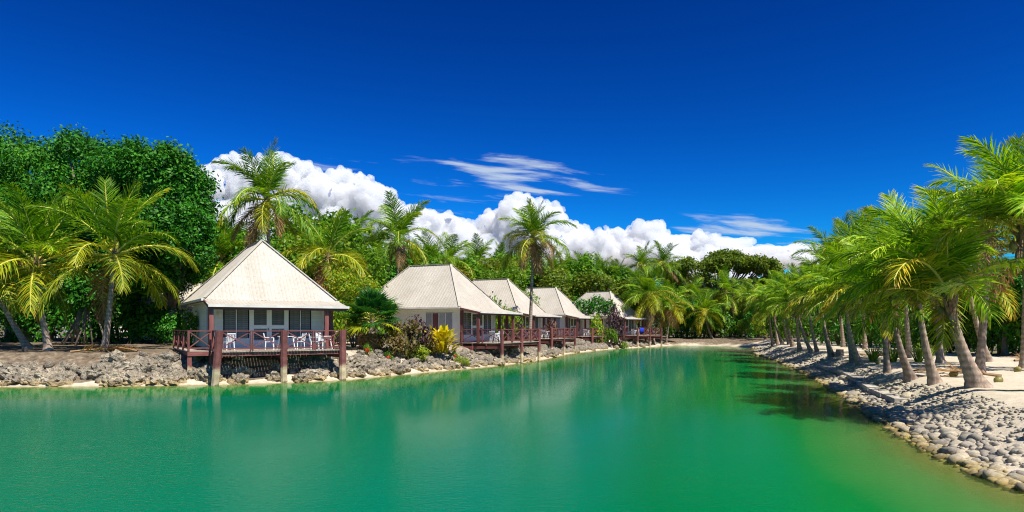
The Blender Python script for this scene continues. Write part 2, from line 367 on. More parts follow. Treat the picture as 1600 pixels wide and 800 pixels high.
# ------------------------------------------------------------------ the setting: ground, lagoon, sky clouds, hills
# lagoon outline: x, y, bank width, bank height, bed slope, sandiness of the bank top
SH = np.array([
 (9.0,-30,3.0,.95,.22,1),(8.8,6,3.0,.95,.22,1),(9.15,12.3,3.0,.95,.22,1),(9.5,14.8,3.0,.97,.24,1),(10.6,18.5,2.9,.97,.26,1),(12.4,24,2.6,.96,.28,1),(14.3,29.6,2.5,.96,.3,1),
 (17,38,2.4,.96,.3,1),(19.6,46.9,2.4,.96,.3,1),(23,60,2.5,.95,.3,1),(26.3,74.5,2.6,.95,.3,1),(31,86,3.5,.9,.25,1),(33,94,4,.95,.22,1),(30,101,5,.9,.22,.8),(24,102,5,.9,.22,.8),
 (20.5,97,4,1.0,.3,.6),(16,91.5,3.6,1.3,.35,.5),(13,87.5,3.6,1.35,.35,.5),(9.5,80,3.6,1.4,.35,.4),(6,72,3.6,1.4,.35,.4),(3.5,62,3.6,1.4,.35,.4),(1.6,56,3.6,1.4,.35,.4),(-.9,50.2,3.6,1.4,.35,.5),
 (-5.6,42.6,3.2,1.45,.35,.62),(-8.9,37.0,3.2,1.45,.35,.62),(-11,35.4,3.4,1.45,.35,.4),(-14.4,33.9,3.2,1.45,.35,.3),(-19,33.0,3.2,1.5,.35,.22),(-24.4,32.7,3.4,1.5,.35,.15),(-34,32,3.4,1.5,.35,.1),(-60,30,3.4,1.5,.35,.1),(-90,20,3.4,1.5,.35,.1),(-90,-30,3.4,1.5,.3,.1)], float)
def shore(P):
    """signed distance to the lagoon edge (positive on land) and bank parameters at the nearest edge point"""
    P = np.asarray(P, float); best = np.full(len(P), 1e9); par = np.zeros((len(P), 4)); inside = np.zeros(len(P), bool); arc = np.zeros(len(P)); acc = 0
    n = len(SH)
    for i in range(n):
        a, b = SH[i], SH[(i + 1) % n]; d = b[:2] - a[:2]; L2 = d @ d
        t = np.clip(((P - a[:2]) @ d) / L2, 0, 1); q = a[:2] + t[:, None] * d
        ds = np.hypot(*(P - q).T); m = ds < best
        best[m] = ds[m]; par[m] = a[2:] + t[m, None] * (b[2:] - a[2:]); arc[m] = acc + t[m] * math.sqrt(L2)
        c = ((a[1] > P[:, 1]) != (b[1] > P[:, 1])); xi = a[0] + (P[:, 1] - a[1]) / (b[1] - a[1] + 1e-12) * d[0]
        inside ^= c & (P[:, 0] < xi); acc += math.sqrt(L2)
    return np.where(inside, -best, best), par, arc
def wob(P, s, seed): # cheap smooth noise
    x, y = P[:, 0] * s, P[:, 1] * s
    return (np.sin(x * 1.3 + seed + 1.7 * np.sin(y * .7 + seed)) + np.sin(y * 1.7 - seed * 2 + 1.3 * np.sin(x * .9)) + np.sin((x + y) * 2.3 + seed * 3)) / 3
def ground_z(P):
    P = np.asarray(P, float).reshape(-1, 2); d, par, arc = shore(P); d = d + .14 * wob(P, 1.6, 2.0) * np.clip(np.abs(d) / .6, .35, 1)
    W, H, Sl = par[:, 0], par[:, 1], par[:, 2]
    t = np.clip((d - .35) / (W - .35), 0, 1); st = t * t * (3 - 2 * t)
    st = .55 * t + .45 * st
    land = H * (.07 * np.clip(d / .35, 0, 1) + .93 * st) + np.clip((d - W) * .02, 0, .35) + .035 * wob(P, .9, 1.0) * np.clip(d - .5, 0, 1) + .03 * wob(P, 2.9, 4.0) * np.clip(d - .5, 0, 1)
    bed = -np.minimum(3.2, np.abs(d) * Sl + .015 * d * d)
    return np.where(d >= 0, land, bed)
def gz(x, y): return float(ground_z([(x, y)])[0])

def grid(xs, ys):
    X, Y = np.meshgrid(xs, ys); P = np.stack([X.ravel(), Y.ravel()], 1); nx, ny = len(xs), len(ys)
    i = (np.arange(ny - 1)[:, None] * nx + np.arange(nx - 1)).ravel()
    return P, np.stack([i, i + 1, i + nx + 1, i + nx], 1)
def build_ground():
    xs = np.concatenate([[-6000, -2500, -900, -400, -200, -130, -100], np.arange(-80, -35, 1.5), np.arange(-35, 40, .4), np.arange(40, 90, 1.5), [100, 130, 200, 400, 900, 2500, 6000]])
    ys = np.concatenate([[-6000, -2000, -600, -200, -80, -40, -20], np.arange(-12, 8, 2), np.arange(8, 44, .3), np.arange(44, 112, .5), np.arange(112, 170, 2), [180, 220, 300, 500, 1200, 3000, 7000]])
    P, Fc = grid(xs, ys); z = ground_z(P); d, par, arc = shore(P)
    right = (P[:, 0] > 8) & (P[:, 1] < 96)
    sand = np.where(right, np.clip(1.1 - np.clip(d - 5.5, 0, 30) / 9, 0, 1), par[:, 3] * .9)
    sand = np.where((d < .8) & ~right, .8, sand)
    sand = np.where((d < 4) & (d > .6) & (P[:, 0] < -13) , .34, sand)
    far = (P[:, 1] > 97); sand = np.where(far, np.clip(.55 - np.clip(d - 1.5, 0, 30) / 6, 0, .55), sand)
    grass = np.where(right, .12 + np.clip((d - 10) / 14, 0, .5), np.where(d > 4, .30, .0))
    grass += .5 * np.exp(-((P[:, 0] - 14.9) ** 2 / 2.0 + (P[:, 1] - 20.3) ** 2 / .25)) + .25 * np.exp(-((P[:, 0] + 22) ** 2 / 18 + (P[:, 1] - 37.6) ** 2 / .8))
    o = link('ground', mesh('ground', np.column_stack([P, z]), Fc, Mt['ground'], smooth=True, attr={'sand': ('POINT', sand), 'grass': ('POINT', grass)}))
    tag(o, kind='structure')
    P, Fc = grid(np.arange(-95, 42, .5), np.arange(-32, 106, .5)); dz = -ground_z(P)
    keep = (dz[Fc] > -.25).any(1); o = link('lagoon_water', mesh('lagoon_water', np.column_stack([P, np.zeros(len(P))]), Fc[keep], Mt['water'], smooth=True, attr={'depth': ('POINT', dz)}))
    tag(o, kind='structure')
build_ground()
def build_clouds():
    YD = 3000.0; k = YD / F
    r = random.Random(5)
    top = [(250,294),(300,266),(335,252),(372,238),(405,246),(440,240),(482,252),(505,278),(532,262),(556,266),(590,284),(612,302),(622,320),(655,320),(690,332),(725,346),(748,348),(768,322),(800,303),(835,306),(868,316),(884,342),(915,356),(948,354),(972,362),(1000,346),(1026,348),(1046,364),(1070,384),(1090,366),(1110,362),(1128,378),(1150,414),(1180,434),(1330,444)]
    def top_y(x):
        for (a, b), (c, d) in zip(top, top[1:]):
            if a <= x <= c: return b + (d - b) * (x - a) / (c - a)
        return 410
    V, Fc = [], []
    bm = bmesh.new(); bmesh.ops.create_icosphere(bm, subdivisions=2, radius=1); bv = [v.co.copy() for v in bm.verts]; bf = [[v.index for v in f.verts] for f in bm.faces]; bm.free()
    def ball(x, y, R, dy=0, sq=1.0):
        c = at(x, y, YD + dy); n = len(V)
        V.extend((c.x + v.x * R * k, c.y + v.y * R * k * 1.1, c.z + v.z * R * k * sq) for v in bv); Fc.extend([i + n for i in f] for f in bf)
    x = 250
    while x < 1330:
        ty = top_y(x); R = r.uniform(9, 19); ball(x, ty + R * .85, R, r.uniform(-60, 120))
        y = ty + R * 1.6
        while y < (452 if x < 880 else ty + 34):
            R2 = r.uniform(16, 34); ball(x + r.uniform(-8, 8), y + R2 * .6, R2, r.uniform(-170, 160)); y += R2 * r.uniform(.55, 1.0)
        x += r.uniform(8, 15)
    def billow(o, voxel, grow):
        m = o.modifiers.new('merge', 'REMESH'); m.mode = 'VOXEL'; m.voxel_size = voxel - 1; m.use_smooth_shade = True
        for i, (size, st) in enumerate(((105, 62), (46, 36), (22, 15))):
            t = BT[i]; dm = o.modifiers.new('billow', 'DISPLACE'); dm.texture = t; dm.texture_coords = 'GLOBAL'; dm.strength = -st; dm.mid_level = .25
        sm = o.modifiers.new('soften', 'SMOOTH'); sm.factor = .5; sm.iterations = 1
        if grow: g = o.modifiers.new('grow', 'DISPLACE'); g.strength = grow; g.mid_level = 0
    BT = []
    for i, size in enumerate((105, 46, 22)):
        t = bpy.data.textures.new('billow%d' % i, 'VORONOI'); t.noise_scale = size; t.distance_metric = 'DISTANCE_SQUARED'; BT.append(t)
    me = mesh('clouds', V, Fc, Mt['cloud'], smooth=True)
    o = link('clouds', me); tag(o, 'bank of white cumulus cloud low over the trees', 'clouds', kind='stuff'); billow(o, 7.0, 0)
    # flat grey layer towards the east
    V.clear(); Fc.clear()
    for i in range(52):
        x = r.uniform(1000, 1480); y = r.uniform(372, 425) + (x - 1000) * .02
        c = at(x, y, 4200 + r.uniform(-200, 300)); n = len(V); a, b, h = r.uniform(120, 330), r.uniform(80, 250), r.uniform(16, 36)
        V.extend((c.x + v.x * a, c.y + v.y * b, c.z + v.z * h) for v in bv); Fc.extend([q + n for q in f] for f in bf)
    for i in range(26):
        x = r.uniform(640, 1000); y = r.uniform(402, 425)
        c = at(x, y, 4200 + r.uniform(-200, 300)); n = len(V); a, b, h = r.uniform(90, 200), r.uniform(80, 200), r.uniform(12, 26)
        V.extend((c.x + v.x * a, c.y + v.y * b, c.z + v.z * h) for v in bv); Fc.extend([q + n for q in f] for f in bf)
    o = link('layer_clouds', mesh('layer_clouds', V, Fc, Mt['layer'], smooth=True)); tag(o, 'flat grey cloud layer behind the umbrella tree', 'clouds', kind='stuff')
    m = o.modifiers.new('merge', 'REMESH'); m.mode = 'VOXEL'; m.voxel_size = 12.0; m.use_smooth_shade = True
    t = bpy.data.textures.new('layer', 'CLOUDS'); t.noise_scale = 90; t.noise_depth = 3
    dm = o.modifiers.new('rough', 'DISPLACE'); dm.texture = t; dm.texture_coords = 'GLOBAL'; dm.strength = 60; dm.mid_level = .5
build_clouds()

def build_hills():
    xs = np.linspace(-900, 900, 91); ys = np.linspace(420, 800, 21); P, Fc = grid(xs, ys)
    px = P[:, 0]; z = 26 * np.exp(-((px - 90) / 190) ** 2) + 16 * np.exp(-((px + 260) / 260) ** 2) + 22 * np.exp(-((px - 520) / 240) ** 2)
    z = (z + 7) * np.sin(np.clip((P[:, 1] - 420) / 380, 0, 1) * math.pi) + 1.8 * wob(P, .05, 1) + 1.2 * wob(P, .17, 2) - 1.0
    tag(link('hills', mesh('hills', np.column_stack([P, z]), Fc, Mt['hill'], smooth=True)), kind='structure')
build_hills()

# ------------------------------------------------------------------ bungalows
W_, D_, K1, K2 = 7.2, 10.0, 2.95, 7.05
FLOOR, EAVE, RIDGE = 1.67, 2.72, 6.36
U1, U2, V1, V2 = .6, 6.5, .35, 9.5       # wall lines

def roof_sheets(parent, e0, e1, apex_fn, rise, detail):
    """sheets of ribbed metal on one roof face: e0-e1 the eave (local), apex_fn(s) the inclined length at s, rise the unit up-slope vector"""
    e0, e1, rise = Vector(e0), Vector(e1), Vector(rise); L = (e1 - e0).length; u = (e1 - e0) / L; nrm = u.cross(rise).normalized()
    if nrm.z < 0: nrm = -nrm
    pw = .76 if detail else 1.6; n = max(1, round(L / pw)); pw = L / n; rib = pw / (4 if detail else 6)
    for i in range(n):
        s0 = i * pw; S_ = []
        nr = 4 if detail else 6
        for j in range(nr):
            b = s0 + j * rib; S_ += [(b, 0), (b + rib * .58, 0), (b + rib * .70, .012), (b + rib * .88, .012)]
        S_.append((s0 + pw, 0))
        V, Fc = [], []
        lift = .004 * (i % 2)
        for s, h in S_:
            s_ = min(max(s, .001), L - .001); t = max(apex_fn(s_), .02)
            a = e0 + u * s + nrm * (h + lift)
            V += [a - rise * .06, a + rise * t]
        for j in range(len(S_) - 1): Fc.append((2 * j, 2 * j + 2, 2 * j + 3, 2 * j + 1))
        MBx = MB(); MBx.add(V, Fc).build('roof_sheet', Mt['roof'], parent)

def louvre(parent, x0, x1, z0, z1, y, detail, name='window'):
    """dark opening with tilted glass slats; slats are pieces of their own on the near house"""
    w = box_range(name, Mt['dark'], parent, (x0, y + .03, z0), (x1, y + .06, z1))
    h = z1 - z0; step = .105 if detail else .16; n = int(h / step)
    fr = MB()
    for a, b in ((x0, x0 + .025), (x1 - .025, x1)): fr.box((a, y - .035, z0), (b, y + .028, z1))
    fr.box((x0 + .025, y - .03, z1 - .025), (x1 - .025, y + .028, z1)); fr.box((x0 + .025, y - .03, z0), (x1 - .025, y + .028, z0 + .025))
    o = fr.build('frame', Mt['dark'], w); o.matrix_parent_inverse = w.matrix_basis.inverted()
    allsl = MB()
    for i in range(n):
        z = z0 + (i + .5) * h / n
        p, q = (x0 + .03, y - .005, z), (x1 - .03, y - .005, z)
        M = Matrix.Translation(((x0 + x1) / 2, y - .005, z)) @ Matrix.Rotation(math.radians(-24 + rnd.uniform(-3, 3)), 4, 'X') @ Matrix.Diagonal((x1 - x0 - .06, .008, h / n * .98, 1))
        if detail:
            s = link('slat', unit_box(Mt['slat']), w, M); s.matrix_parent_inverse = w.matrix_basis.inverted()
        else: allsl.add([M @ Vector(v) for v in CUBE], CUBEF)
    if not detail: s = allsl.build('slats', Mt['slat'], w); s['kind'] = 'stuff'; s.matrix_parent_inverse = w.matrix_basis.inverted()
    return w

def boards(parent, axis, fixed, a, b, z0, z1, detail, out):
    """weatherboards on a wall line: axis 'x' (front/back) or 'y' (ends), proud towards out"""
    n = max(1, round((z1 - z0) / .155)); h = (z1 - z0) / n; allb = MB()
    for i in range(n):
        z = z0 + i * h
        prof = [(0.0, z), (.030, z), (.012, z + h - .002), (0.0, z + h - .002)]
        V = []
        for t in (a, b):
            for o_, zz in prof: V.append((t, fixed + out * o_, zz) if axis == 'x' else (fixed + out * o_, t, zz))
        Fc = [(0, 1, 5, 4), (1, 2, 6, 5), (2, 3, 7, 6), (3, 0, 4, 7), (0, 3, 2, 1), (4, 5, 6, 7)]
        if detail: MB().add(V, Fc).build('board', Mt['board'], parent)
        else: allb.add(V, Fc)
    if not detail: o = allb.build('boards', Mt['board'], parent); o['kind'] = 'stuff'

def bungalow(A, phi, label, detail):
    M = Matrix.Translation((A[0], A[1], FLOOR)) @ Matrix.Rotation(phi, 4, 'Z')
    t = thing('bungalow', label, 'bungalow', 'bungalows along the lagoon', M)
    # roof
    R1, R2 = Vector((W_ / 2, K1, RIDGE)), Vector((W_ / 2, K2, RIDGE))
    c = [Vector((0, 0, EAVE)), Vector((W_, 0, EAVE)), Vector((W_, D_, EAVE)), Vector((0, D_, EAVE))]
    cap = MB()
    for a, b in ((c[0], R1), (c[1], R1), (c[2], R2), (c[3], R2), (R1, R2)):
        dz = Vector((0, 0, .055)); cap.beam(a + dz, b + dz, .19, .03)
    roof = cap.build('roof', Mt['roof'], t)
    for e0, e1, Rm in ((c[0], c[1], R1), (c[2], c[3], R2)):
        u = (e1 - e0).normalized(); mid = (e0 + e1) / 2; sl = (Rm - mid).length; half = W_ / 2
        roof_sheets(roof, e0, e1, lambda s: sl * min(s, W_ - s) / half, (Rm - mid).normalized(), detail)
    for e0, e1, Ra, Rb in ((c[3], c[0], R2, R1), (c[1], c[2], R1, R2)):
        up = Vector((W_ / 2 if e0.x < 1 else -W_ / 2, 0, RIDGE - EAVE)); sl = up.length; up.normalize()
        roof_sheets(roof, e0, e1, lambda s: sl * min(1, s / K1, (D_ - s) / K1), up, detail)
    # verandah roof, lower pitch
    y1, z1 = -1.8, EAVE - .40
    up = Vector((0, -y1, .36)); sl = up.length; up.normalize()
    roof_sheets(roof, (-.05, y1, z1), (W_ + .1, y1, z1), lambda s: sl, up, detail)
    g = MB(); g.beam((-.07, y1 - .06, z1 - .02), (W_ + .12, y1 - .06, z1 - .02), .12, .13); g.beam((-.09, D_, EAVE - .05), (-.09, -.02, EAVE - .05), .12, .12); g.beam((W_ + .09, -.02, EAVE - .05), (W_ + .09, D_, EAVE - .05), .12, .12); g.beam((-.15, D_ + .09, EAVE - .05), (W_ + .15, D_ + .09, EAVE - .05), .12, .12)
    g.build('gutter', Mt['gutter'], roof)
    for x in (-.02, W_ + .07): beamo('barge_board', Mt['timber'], roof, (x, -.05, EAVE - .12), (x, y1 + .02, z1 - .09), .05, .16)
    beamo('fascia', Mt['timber'], roof, (0, y1 + .06, z1 - .13), (W_, y1 + .06, z1 - .13), .06, .17)
    # downpipe bracket post, verandah columns
    for x, y in ((.12, y1 + .25), (6.12, y1 + .25), (.30, -.02), (6.62, -.02), (6.62, -.75)):
        beamo('column', Mt['timber'], t, (x, y, -.02), (x, y, z1 - .2 + (y - y1) * .2), .2, .2)
    # body
    box_range('light_block_ceiling', Mt['cream'], t, (U1 - .3, V1 - .3, EAVE - .12), (U2 + .3, V2 + .2, EAVE - .08))  # plane added at eave level to keep light from leaking inside
    wl = box_range('floor_slab', Mt['concrete'], t, (U1 - .05, V1 - .05, -.35), (U2 + .05, V2 + .05, -.03))
    core = MB(); core.box((U1 + .04, V1 + .10, -.02), (U2 - .04, V2 - .04, EAVE - .13)); wall = core.build('wall', Mt['dark'], t)
    head = EAVE - .42; sill = .57
    # front: siding, louvres, double door, louvres, siding
    boards(wall, 'x', V1 + .04, U1, 1.0, 0, EAVE - .13, detail, -1); boards(wall, 'x', V1 + .04, 5.8, U2, 0, EAVE - .13, detail, -1)
    boards(wall, 'x', V1 + .04, 1.0, 5.8, head + .03, EAVE - .13, detail, -1)
    for a, b in ((1.0, 2.36), (4.5, 5.8)): boards(wall, 'x', V1 + .04, a, b, 0, sill - .03, detail, -1)
    for a, b in ((1.04, 1.64), (1.70, 2.32), (4.55, 5.13), (5.19, 5.76)): louvre(t, a, b, sill, head, V1 + .01, detail)
    fr = MB()
    for x in (1.67, 5.16): fr.box((x - .03, V1 - .03, sill), (x + .03, V1 + .05, head))
    for a, b in ((1.0, 2.36), (4.5, 5.8)): fr.box((a, V1 - .05, sill - .05), (b, V1 + .05, sill)); 
    fr.box((1.0, V1 - .045, head), (5.8, V1 + .05, head + .05))
    fr.build('window_frame', Mt['cream'], t)
    for x0, x1 in ((2.36, 3.425), (3.435, 4.5)):
        d = MB()
        lx0, lx1 = (x0 + .24, x1 - .13) if x0 < 3 else (x0 + .13, x1 - .24)
        d.box((x0, V1 - .01, .02), (lx0, V1 + .05, head)); d.box((lx1, V1 - .01, .02), (x1, V1 + .05, head))
        d.box((lx0, V1 - .01, .02), (lx1, V1 + .05, .45)); d.box((lx0, V1 - .01, 1.10), (lx1, V1 + .05, 1.30)); d.box((lx0, V1 - .01, head - .08), (lx1, V1 + .05, head))
        door = d.build('door', Mt['cream'], t)
        for za, zb in ((.45, 1.10), (1.30, head - .08)): 
            pane = MB(); pane.box((lx0, V1 + .03, za), (lx1, V1 + .045, zb)); pane.build('pane', Mt['dark'], door)
            n = int((zb - za) / .105); jb = MB()
            for i in range(n):
                Mx = Matrix.Translation(((lx0 + lx1) / 2, V1 + .005, za + (i + .5) * (zb - za) / n)) @ Matrix.Rotation(math.radians(-35), 4, 'X') @ Matrix.Diagonal((lx1 - lx0 - .01, .008, .1, 1))
                if detail: link('slat', unit_box(Mt['slat']), door, Mx)
                else: jb.add([Mx @ Vector(v) for v in CUBE], CUBEF)
            if not detail: jb.build('slats', Mt['slat'], door)['kind'] = 'stuff'
        if x0 < 3: boxo('handle', Mt['dark'], door, (x1 - .06, V1 - .04, 1.08), (.03, .06, .12))
    lamp = MB(); lamp.tube([(.8, V1, 1.9), (.8, V1 - .08, 1.9), (.8, V1 - .1, 1.9)], [.07, .09, .03], 10); lamp.build('wall_lamp', Mt['gutter'], t)
    # ends and back
    boards(wall, 'y', U1 + .04, V1, 1.0, 0, EAVE - .13, detail, -1); boards(wall, 'y', U1 + .04, 3.5, V2, 0, EAVE - .13, detail, -1)
    boards(wall, 'y', U1 + .04, 1.0, 3.5, 0, .72, detail, -1); boards(wall, 'y', U1 + .04, 1.0, 3.5, head + .02, EAVE - .13, detail, -1)
    for k in range(4):
        a = 1.02 + k * .62; cm = Mt['curtain_b'] if k in (2,) else Mt['curtain']
        w = box_range('window', cm, t, (U1 + .005, a, .74), (U1 + .03, a + .57, head)); 
        f = MB()
        for y_ in (a - .03, a + .57): f.box((U1 - .03, y_, .74), (U1 + .04, y_ + .03, head))
        f.box((U1 - .03, a, head - .02), (U1 + .04, a + .57, head)); f.box((U1 - .04, a - .03, .70), (U1 + .04, a + .6, .74))
        o = f.build('frame', Mt['cream'], w); o.matrix_parent_inverse = w.matrix_basis.inverted()
    boards(wall, 'y', U2 - .04, V1, V2, 0, EAVE - .13, False, 1); boards(wall, 'x', V2 - .04, U1, U2, 0, EAVE - .13, False, 1)
    for x, y in ((U1, V1), (U2, V1)): boxo('corner_post', Mt['board'], t, (x, y, (EAVE - .13) / 2), (.09, .09, EAVE - .14))
    # stumps
    for x in (U1 + .3, 3.5, U2 - .3):
        for y in (V1 + .3, 5, V2 - .3): boxo('stump', Mt['concrete'], t, (x, y, -.68), (.25, .25, .66))
    return t, M

def pile_mesh(h, r, seed, lean=(0, 0)):
    rs = random.Random(seed); P, R = [], []
    for i in range(9):
        f = i / 8; P.append((lean[0] * (f - .75) + rs.uniform(-.012, .012), lean[1] * (f - .75) + rs.uniform(-.012, .012), f * h)); R.append(r * (1.0 + .10 * abs(f - .45) + rs.uniform(-.03, .03)))
    V, Fc = tube_geo(P, R, 9, True, .05, rs)
    return mesh('pile', V, Fc, Mt['pile'])

def deck(A, phi, label, detail, right_len=6.6, walkway=False, lean=(0, 0), big=True):
    M = Matrix.Translation((A[0], A[1], FLOOR)) @ Matrix.Rotation(phi, 4, 'Z'); Mi = M.inverted()
    t = thing('waterfront_deck', label, 'deck', 'timber decks over the water', M)
    x0, x1, yf = .14, right_len, -3.55
    n = int((x1 - x0 + .1) / .15)
    for i in range(n):
        x = x0 - .05 + (i + .5) * (x1 - x0 + .1) / n
        boxo('plank', Mt['plank'], t, (x, (yf + V1 - .06) / 2 - .03 + rnd.uniform(-.015, .015), -.035), (.132, V1 - .06 - yf, .04))
    for y in (yf + .12, yf + 1.3, yf + 2.5, -.15): beamo('joist', Mt['timber'], t, (x0 - .05, y, -.155), (x1 + .05, y, -.155), .09, .19)
    for x in (x0 + .05, 3.3, x1 - .05): beamo('bearer', Mt['timber'], t, (x, yf + .05, -.36), (x, -.1, -.36), .12, .2)
    rail = lambda p, q: beamo('railing', Mt['timber'], t, p, q, .10, .05)
    def bay(p, q):
        """one bay of railing: top rail, low rail, crossed braces and a middle upright"""
        p, q = Vector(p), Vector(q); top = rail(p + Vector((0, 0, 1.0)), q + Vector((0, 0, 1.0))); inv = top.matrix_basis.inverted()
        def sub(name, a, b, w, h): o = beamo(name, Mt['timber'], top, a, b, w, h); o.matrix_parent_inverse = inv
        e = (q - p).normalized() * .05; nrm = Vector((-e.y, e.x, 0)).normalized() * .018
        sub('low_rail', p + Vector((0, 0, .13)), q + Vector((0, 0, .13)), .05, .06)
        sub('brace', p + e + nrm + Vector((0, 0, .17)), q - e + nrm + Vector((0, 0, .96)), .03, .05); sub('brace', p + e - nrm + Vector((0, 0, .96)), q - e - nrm + Vector((0, 0, .17)), .03, .05)
    def upright(x, y, double=False):
        if double:
            for s in (-.055, .055): boxo('upright', Mt['timber'], t, (x + s, y, .49), (.05, .09, 1.0))
            boxo('upright_block', Mt['timber'], t, (x, y + .003, .2), (.06, .07, .3))
        else: boxo('upright', Mt['timber'], t, (x, y, .49), (.1, .1, 1.04))
    xm = (x0 + x1) / 2 + .03; r = .19 if big else .13
    for i, x in enumerate((x0, xm, x1)):
        pm = pile_mesh(1.03 + FLOOR + .9, r if i != 1 else r * .92, i + int(A[1]), lean if i == 0 else (0, 0))
        link('pile', pm, t, Matrix.Translation((x, yf, -FLOOR - .9)))
        p2 = M @ Vector((x, -1.0, 0)); zb = gz(p2.x, p2.y) - .3
        boxo('pile', Mt['pile'], t, (x, -1.0, (zb - FLOOR - .26) / 2), (.2, .2, -.26 - (zb - FLOOR)))
    q = lambda a, b: (a + b) / 2
    for a, b in ((x0 + .1, q(x0, xm)), (q(x0, xm), xm - .1), (xm + .1, q(xm, x1)), (q(xm, x1), x1 - .1)): bay((a, yf, 0), (b, yf, 0))
    upright(q(x0, xm), yf, True); upright(q(xm, x1), yf, True)
    for a, b in ((yf + .15, -1.9), (-1.9, -.15)): bay((x1, a, 0), (x1, b, 0))
    upright(x1, -1.9); upright(x1, -.1)
    if walkway:
        for i in range(46):
            y = -2.0 + (i + .5) * .148; boxo('plank', Mt['plank'], t, (-.46, y, -.035), (1.18, .13, .04))
        for x in (-.95, -.1): beamo('joist', Mt['timber'], t, (x, -2.0, -.155), (x, 4.8, -.155), .09, .19)
        beamo('joist', Mt['timber'], t, (-1.05, -2.02, -.16), (.1, -2.02, -.16), .06, .2)
        bay((x0, yf + .2, 0), (x0, -2.0, 0)); bay((-1.0, -2.0, 0), (x0 - .05, -2.0, 0))
        for a, b in ((-2.0, .2), (.2, 2.5), (2.5, 4.7)): bay((-1.0, a, 0), (-1.0, b, 0))
        for x, y in ((x0, -2.0), (-1.0, -2.0), (-1.0, .2), (-1.0, 2.5), (-1.0, 4.7)): upright(x, y)
        for x, y in ((-.95, -1.9), (.1, -1.9), (-.95, 2.5)):
            p2 = M @ Vector((x, y, 0)); zb = gz(p2.x, p2.y) - .25; boxo('pile', Mt['pile'], t, (x, y, (zb - FLOOR - .25) / 2), (.2, .2, -.25 - (zb - FLOOR)))
    else:
        for a, b in ((yf + .15, -1.9), (-1.9, -.15)): bay((x0, a, 0), (x0, b, 0))
        upright(x0, -1.9); upright(x0, -.1)
    return t, M

# white plastic furniture
def chair_meshes():
    s = MB(); s.add([(-.22,-.22,.42),(.22,-.22,.42),(.20,.2,.40),(-.20,.2,.40),(-.22,-.22,.44),(.22,-.22,.44),(.20,.2,.42),(-.20,.2,.42)], CUBEF)
    b = MB(); b.beam((-.21,.2,.42),(-.22,.3,.86),.035,.03); b.beam((.21,.2,.42),(.22,.3,.86),.035,.03); b.beam((-.23,.305,.86),(.23,.305,.86),.03,.06)
    for x in (-.13,-.045,.045,.13): b.beam((x,.205,.42),(x,.30,.84),.055,.014)
    arm = MB(); arm.beam((.25,-.2,.63),(.25,.25,.66),.05,.025); arm.beam((.25,-.2,.42),(.25,-.2,.63),.04,.04)
    leg = MB(); leg.beam((0,0,0),(-.03,.02,.42),.05,.045)
    return [x.mesh(n, Mt['plastic']) for x, n in ((s,'seat'),(b,'backrest'),(arm,'arm'),(leg,'leg'))]
CH = chair_meshes()
TT = MB(); TT.tube([(0,0,.68),(0,0,.70),(0,0,.715)],[.42,.45,.44],20); TT = TT.mesh('table_top', Mt['plastic'])
TL = MB(); TL.beam((0,0,0),(-.1,-.1,.69),.05,.05); TL = TL.mesh('leg', Mt['plastic'])
def chair(M, loc, rz, label):
    t = thing('plastic_chair', label, 'chair', 'white plastic chairs on the decks', M @ TRS((*loc, -.014), rz))
    link('seat', CH[0], t); link('backrest', CH[1], t); link('arm', CH[2], t); link('arm', CH[2], t, Matrix.Diagonal((-1,1,1,1)))
    for sx in (1, -1):
        for sy in (1, -1): link('leg', CH[3], t, Matrix.Translation((sx*.22, sy*.21, 0)) @ Matrix.Diagonal((sx, -sy, 1, 1)))
    return t
def table(M, loc, label):
    t = thing('plastic_table', label, 'table', 'white plastic tables on the decks', M @ TRS((*loc, -.014), .4))
    link('table_top', TT, t)
    for k in range(4): link('leg', TL, t, Matrix.Rotation(k*math.pi/2, 4, 'Z') @ Matrix.Translation((.33,.33,0)))

PHI1 = math.radians(32); A1 = (-16.45, 36.5)
PHI2 = math.radians(64)
bungalow(A1, PHI1, 'nearest cream bungalow with pointed hip roof and louvred front, beside the big dark tree', True)
_, DM1 = deck(A1, PHI1, 'red brown deck of the nearest bungalow, on three thick piles standing in the lagoon', True, 6.4, True, (.28, 0))
chair(DM1, (.95, -1.55), math.radians(200), 'white plastic chair by the louvres at the left end of the nearest deck')
chair(DM1, (3.0, -1.7), math.radians(75), 'white plastic chair left of the table behind the middle pile of the nearest deck')
table(DM1, (3.85, -1.75), 'round white plastic table on the nearest deck, right of its middle pile')
chair(DM1, (4.55, -1.75), math.radians(-80), 'white plastic chair right of the table on the nearest deck, facing left')
table(DM1, (5.75, -2.2), 'round white plastic table in the right corner of the nearest deck')
chair(DM1, (5.25, -2.25), math.radians(80), 'white plastic chair left of the corner table on the nearest deck')
chair(DM1, (5.8, -1.45), math.radians(5), 'white plastic chair behind the corner table of the nearest deck')
A2 = Vector((-4.0, 52.2))
OFF = [(0, 0), (4.7, 17.5), (10.7, 33.5), (18.4, 43.5)]
PH = [64, 65, 62, 50]
ORD = ['second', 'third', 'fourth', 'farthest']
WHERE = ['beside the yellow croton', 'behind the tall palm with hanging brown fronds', 'mostly hidden behind the third one', 'behind a small round tree']
